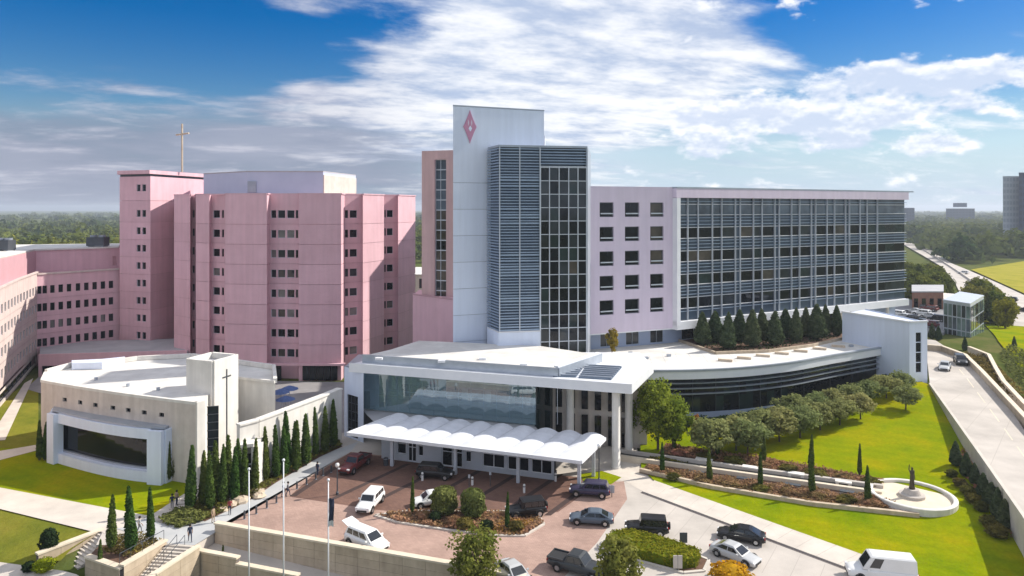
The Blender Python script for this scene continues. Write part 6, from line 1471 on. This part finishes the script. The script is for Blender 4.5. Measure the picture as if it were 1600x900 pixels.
while len(S2) < 300 and tries < 20000:
    tries += 1
    d = q.uniform(215, 430); x = azs(q, [(-120, 240), (-350, 240)]) ; S2.append((*on(x, d), -.6, q.uniform(4.5, 7.5), q.uniform(12, 18)))
woodland('far_woodland', S1, 'leaf_wood', 5, 'dense green woodland stretching to the horizon', 110, .22)
woodland('near_woodland', S2, 'leaf_wood_mid', 6, 'green treetops behind the left pink wing', 300, .17)
T_w = [crown_tree(70+i, 11, 4.6, 9.6, 'leaf_wood_near', 34, 110, .5, .3) for i in range(2)]
hw_ = [(1424, 447, 250), (1436, 440, 275), (1450, 434, 280), (1462, 440, 262), (1466, 452, 245), (1455, 452, 238), (1440, 458, 228), (1452, 446, 252), (1418, 440, 290)]
for i, (x, y, d) in enumerate(hw_):
    p = on(x, d); tree(T_w[i % 2], (*p, .0), 'leafy tree between the lilac wing and the highway, %s in the clump' % ORD[i], 'tree', 'trees by the highway bend', 1.0)
for i, (x, y, d, k) in enumerate(((1522, 510, 205, .95), (1537, 508, 215, 1.0), (1548, 512, 205, .9), (1560, 512, 200, .85), (1530, 500, 235, .9))):
    tree(T_w[i % 2], (*on(x, d), .0), 'leafy tree in the clump behind the green glass building, %s from the left' % ORD[i], 'tree', 'trees behind the glass building', k)
tree(crown_tree(80, 7.5, 3.0, 6.4, 'leaf_hedge', 26, 110, .35, .2), (*on(1571, 190), 1.), 'bright lime green tree right of the clump by the highway')
for i, (x, y, h) in enumerate(((1456, 527, 3.6), (1466, 529, 3.2), (1508, 545, 2.8), (1585, 540, 2.4))):
    place('evergreen_tree', CONE[i % 3], (*at(x, y, 4.), 3.6), h, ('dark upright shrub by the ramp entrance, left one', 'dark upright shrub by the ramp entrance, right one', 'dark shrub in front of the green glass building', 'dark shrub on the far right lawn')[i], 'shrub', None, 1.1)
cover('ground_cover', [at(1500, 552, 4.4), at(1530, 572, 4.4), at(1575, 612, 4.4), at(1640, 672, 4.4), at(1640, 655, 4.4), at(1575, 588, 4.4), at(1545, 555, 4.4)], lambda x, y: 4.0, 'leaf_cover', 2400, .25, .9, 31, 'yellow green planting between the two ramp walls')
cover('ground_cover', [at(1575, 580, 4.), at(1650, 650, 4.), at(1650, 580, 4.), at(1580, 540, 4.), at(1562, 552, 4.)], lambda x, y: 3.6, 'leaf_bush', 2600, .28, 1.4, 32, 'green shrubs beyond the far ramp wall')
cover('ground_cover', [at(1492, 745), at(1580, 850), at(1600, 850), at(1560, 790), at(1505, 725)], lawn, 'leaf_rust', 900, .2, .4, 33, 'brown mulch planting under the ramp wall shrubs')
cover('ground_cover', [at(1085, 538, 8.85), at(1120, 551, 8.85), at(1200, 548, 8.85), at(1315, 527, 8.85), at(1315, 521, 8.85), at(1100, 528, 8.85)], lambda x, y: 8.8, 'leaf_dark', 1600, .2, .7, 34, 'dark low planting under the terrace evergreens')
cover('ground_cover', [at(886, 556, 8.62), at(935, 560, 8.62), at(940, 556, 8.62), at(890, 552, 8.62)], lambda x, y: 8.6, 'leaf_bush', 500, .22, .9, 35, 'green planting at the foot of the glass tower')
# ================================================================== HAZE
hm_ = bpy.data.materials.new('haze'); hm_.use_nodes = True; nt = hm_.node_tree; nt.nodes.clear()
pv = nt.nodes.new('ShaderNodeVolumePrincipled'); pv.inputs['Color'].default_value = (.80, .88, 1, 1); pv.inputs['Density'].default_value = .00018; pv.inputs['Anisotropy'].default_value = .2
o_ = nt.nodes.new('ShaderNodeOutputMaterial'); nt.links.new(pv.outputs[0], o_.inputs['Volume']); MATS['haze'] = hm_
b = MB(); b.box((0, 3000, 29.5), (16000, 14000, 75)); hz_ = b.build('haze', 'haze'); tag(hz_, 'thin pale haze filling the air over the whole view', 'haze', kind='stuff')
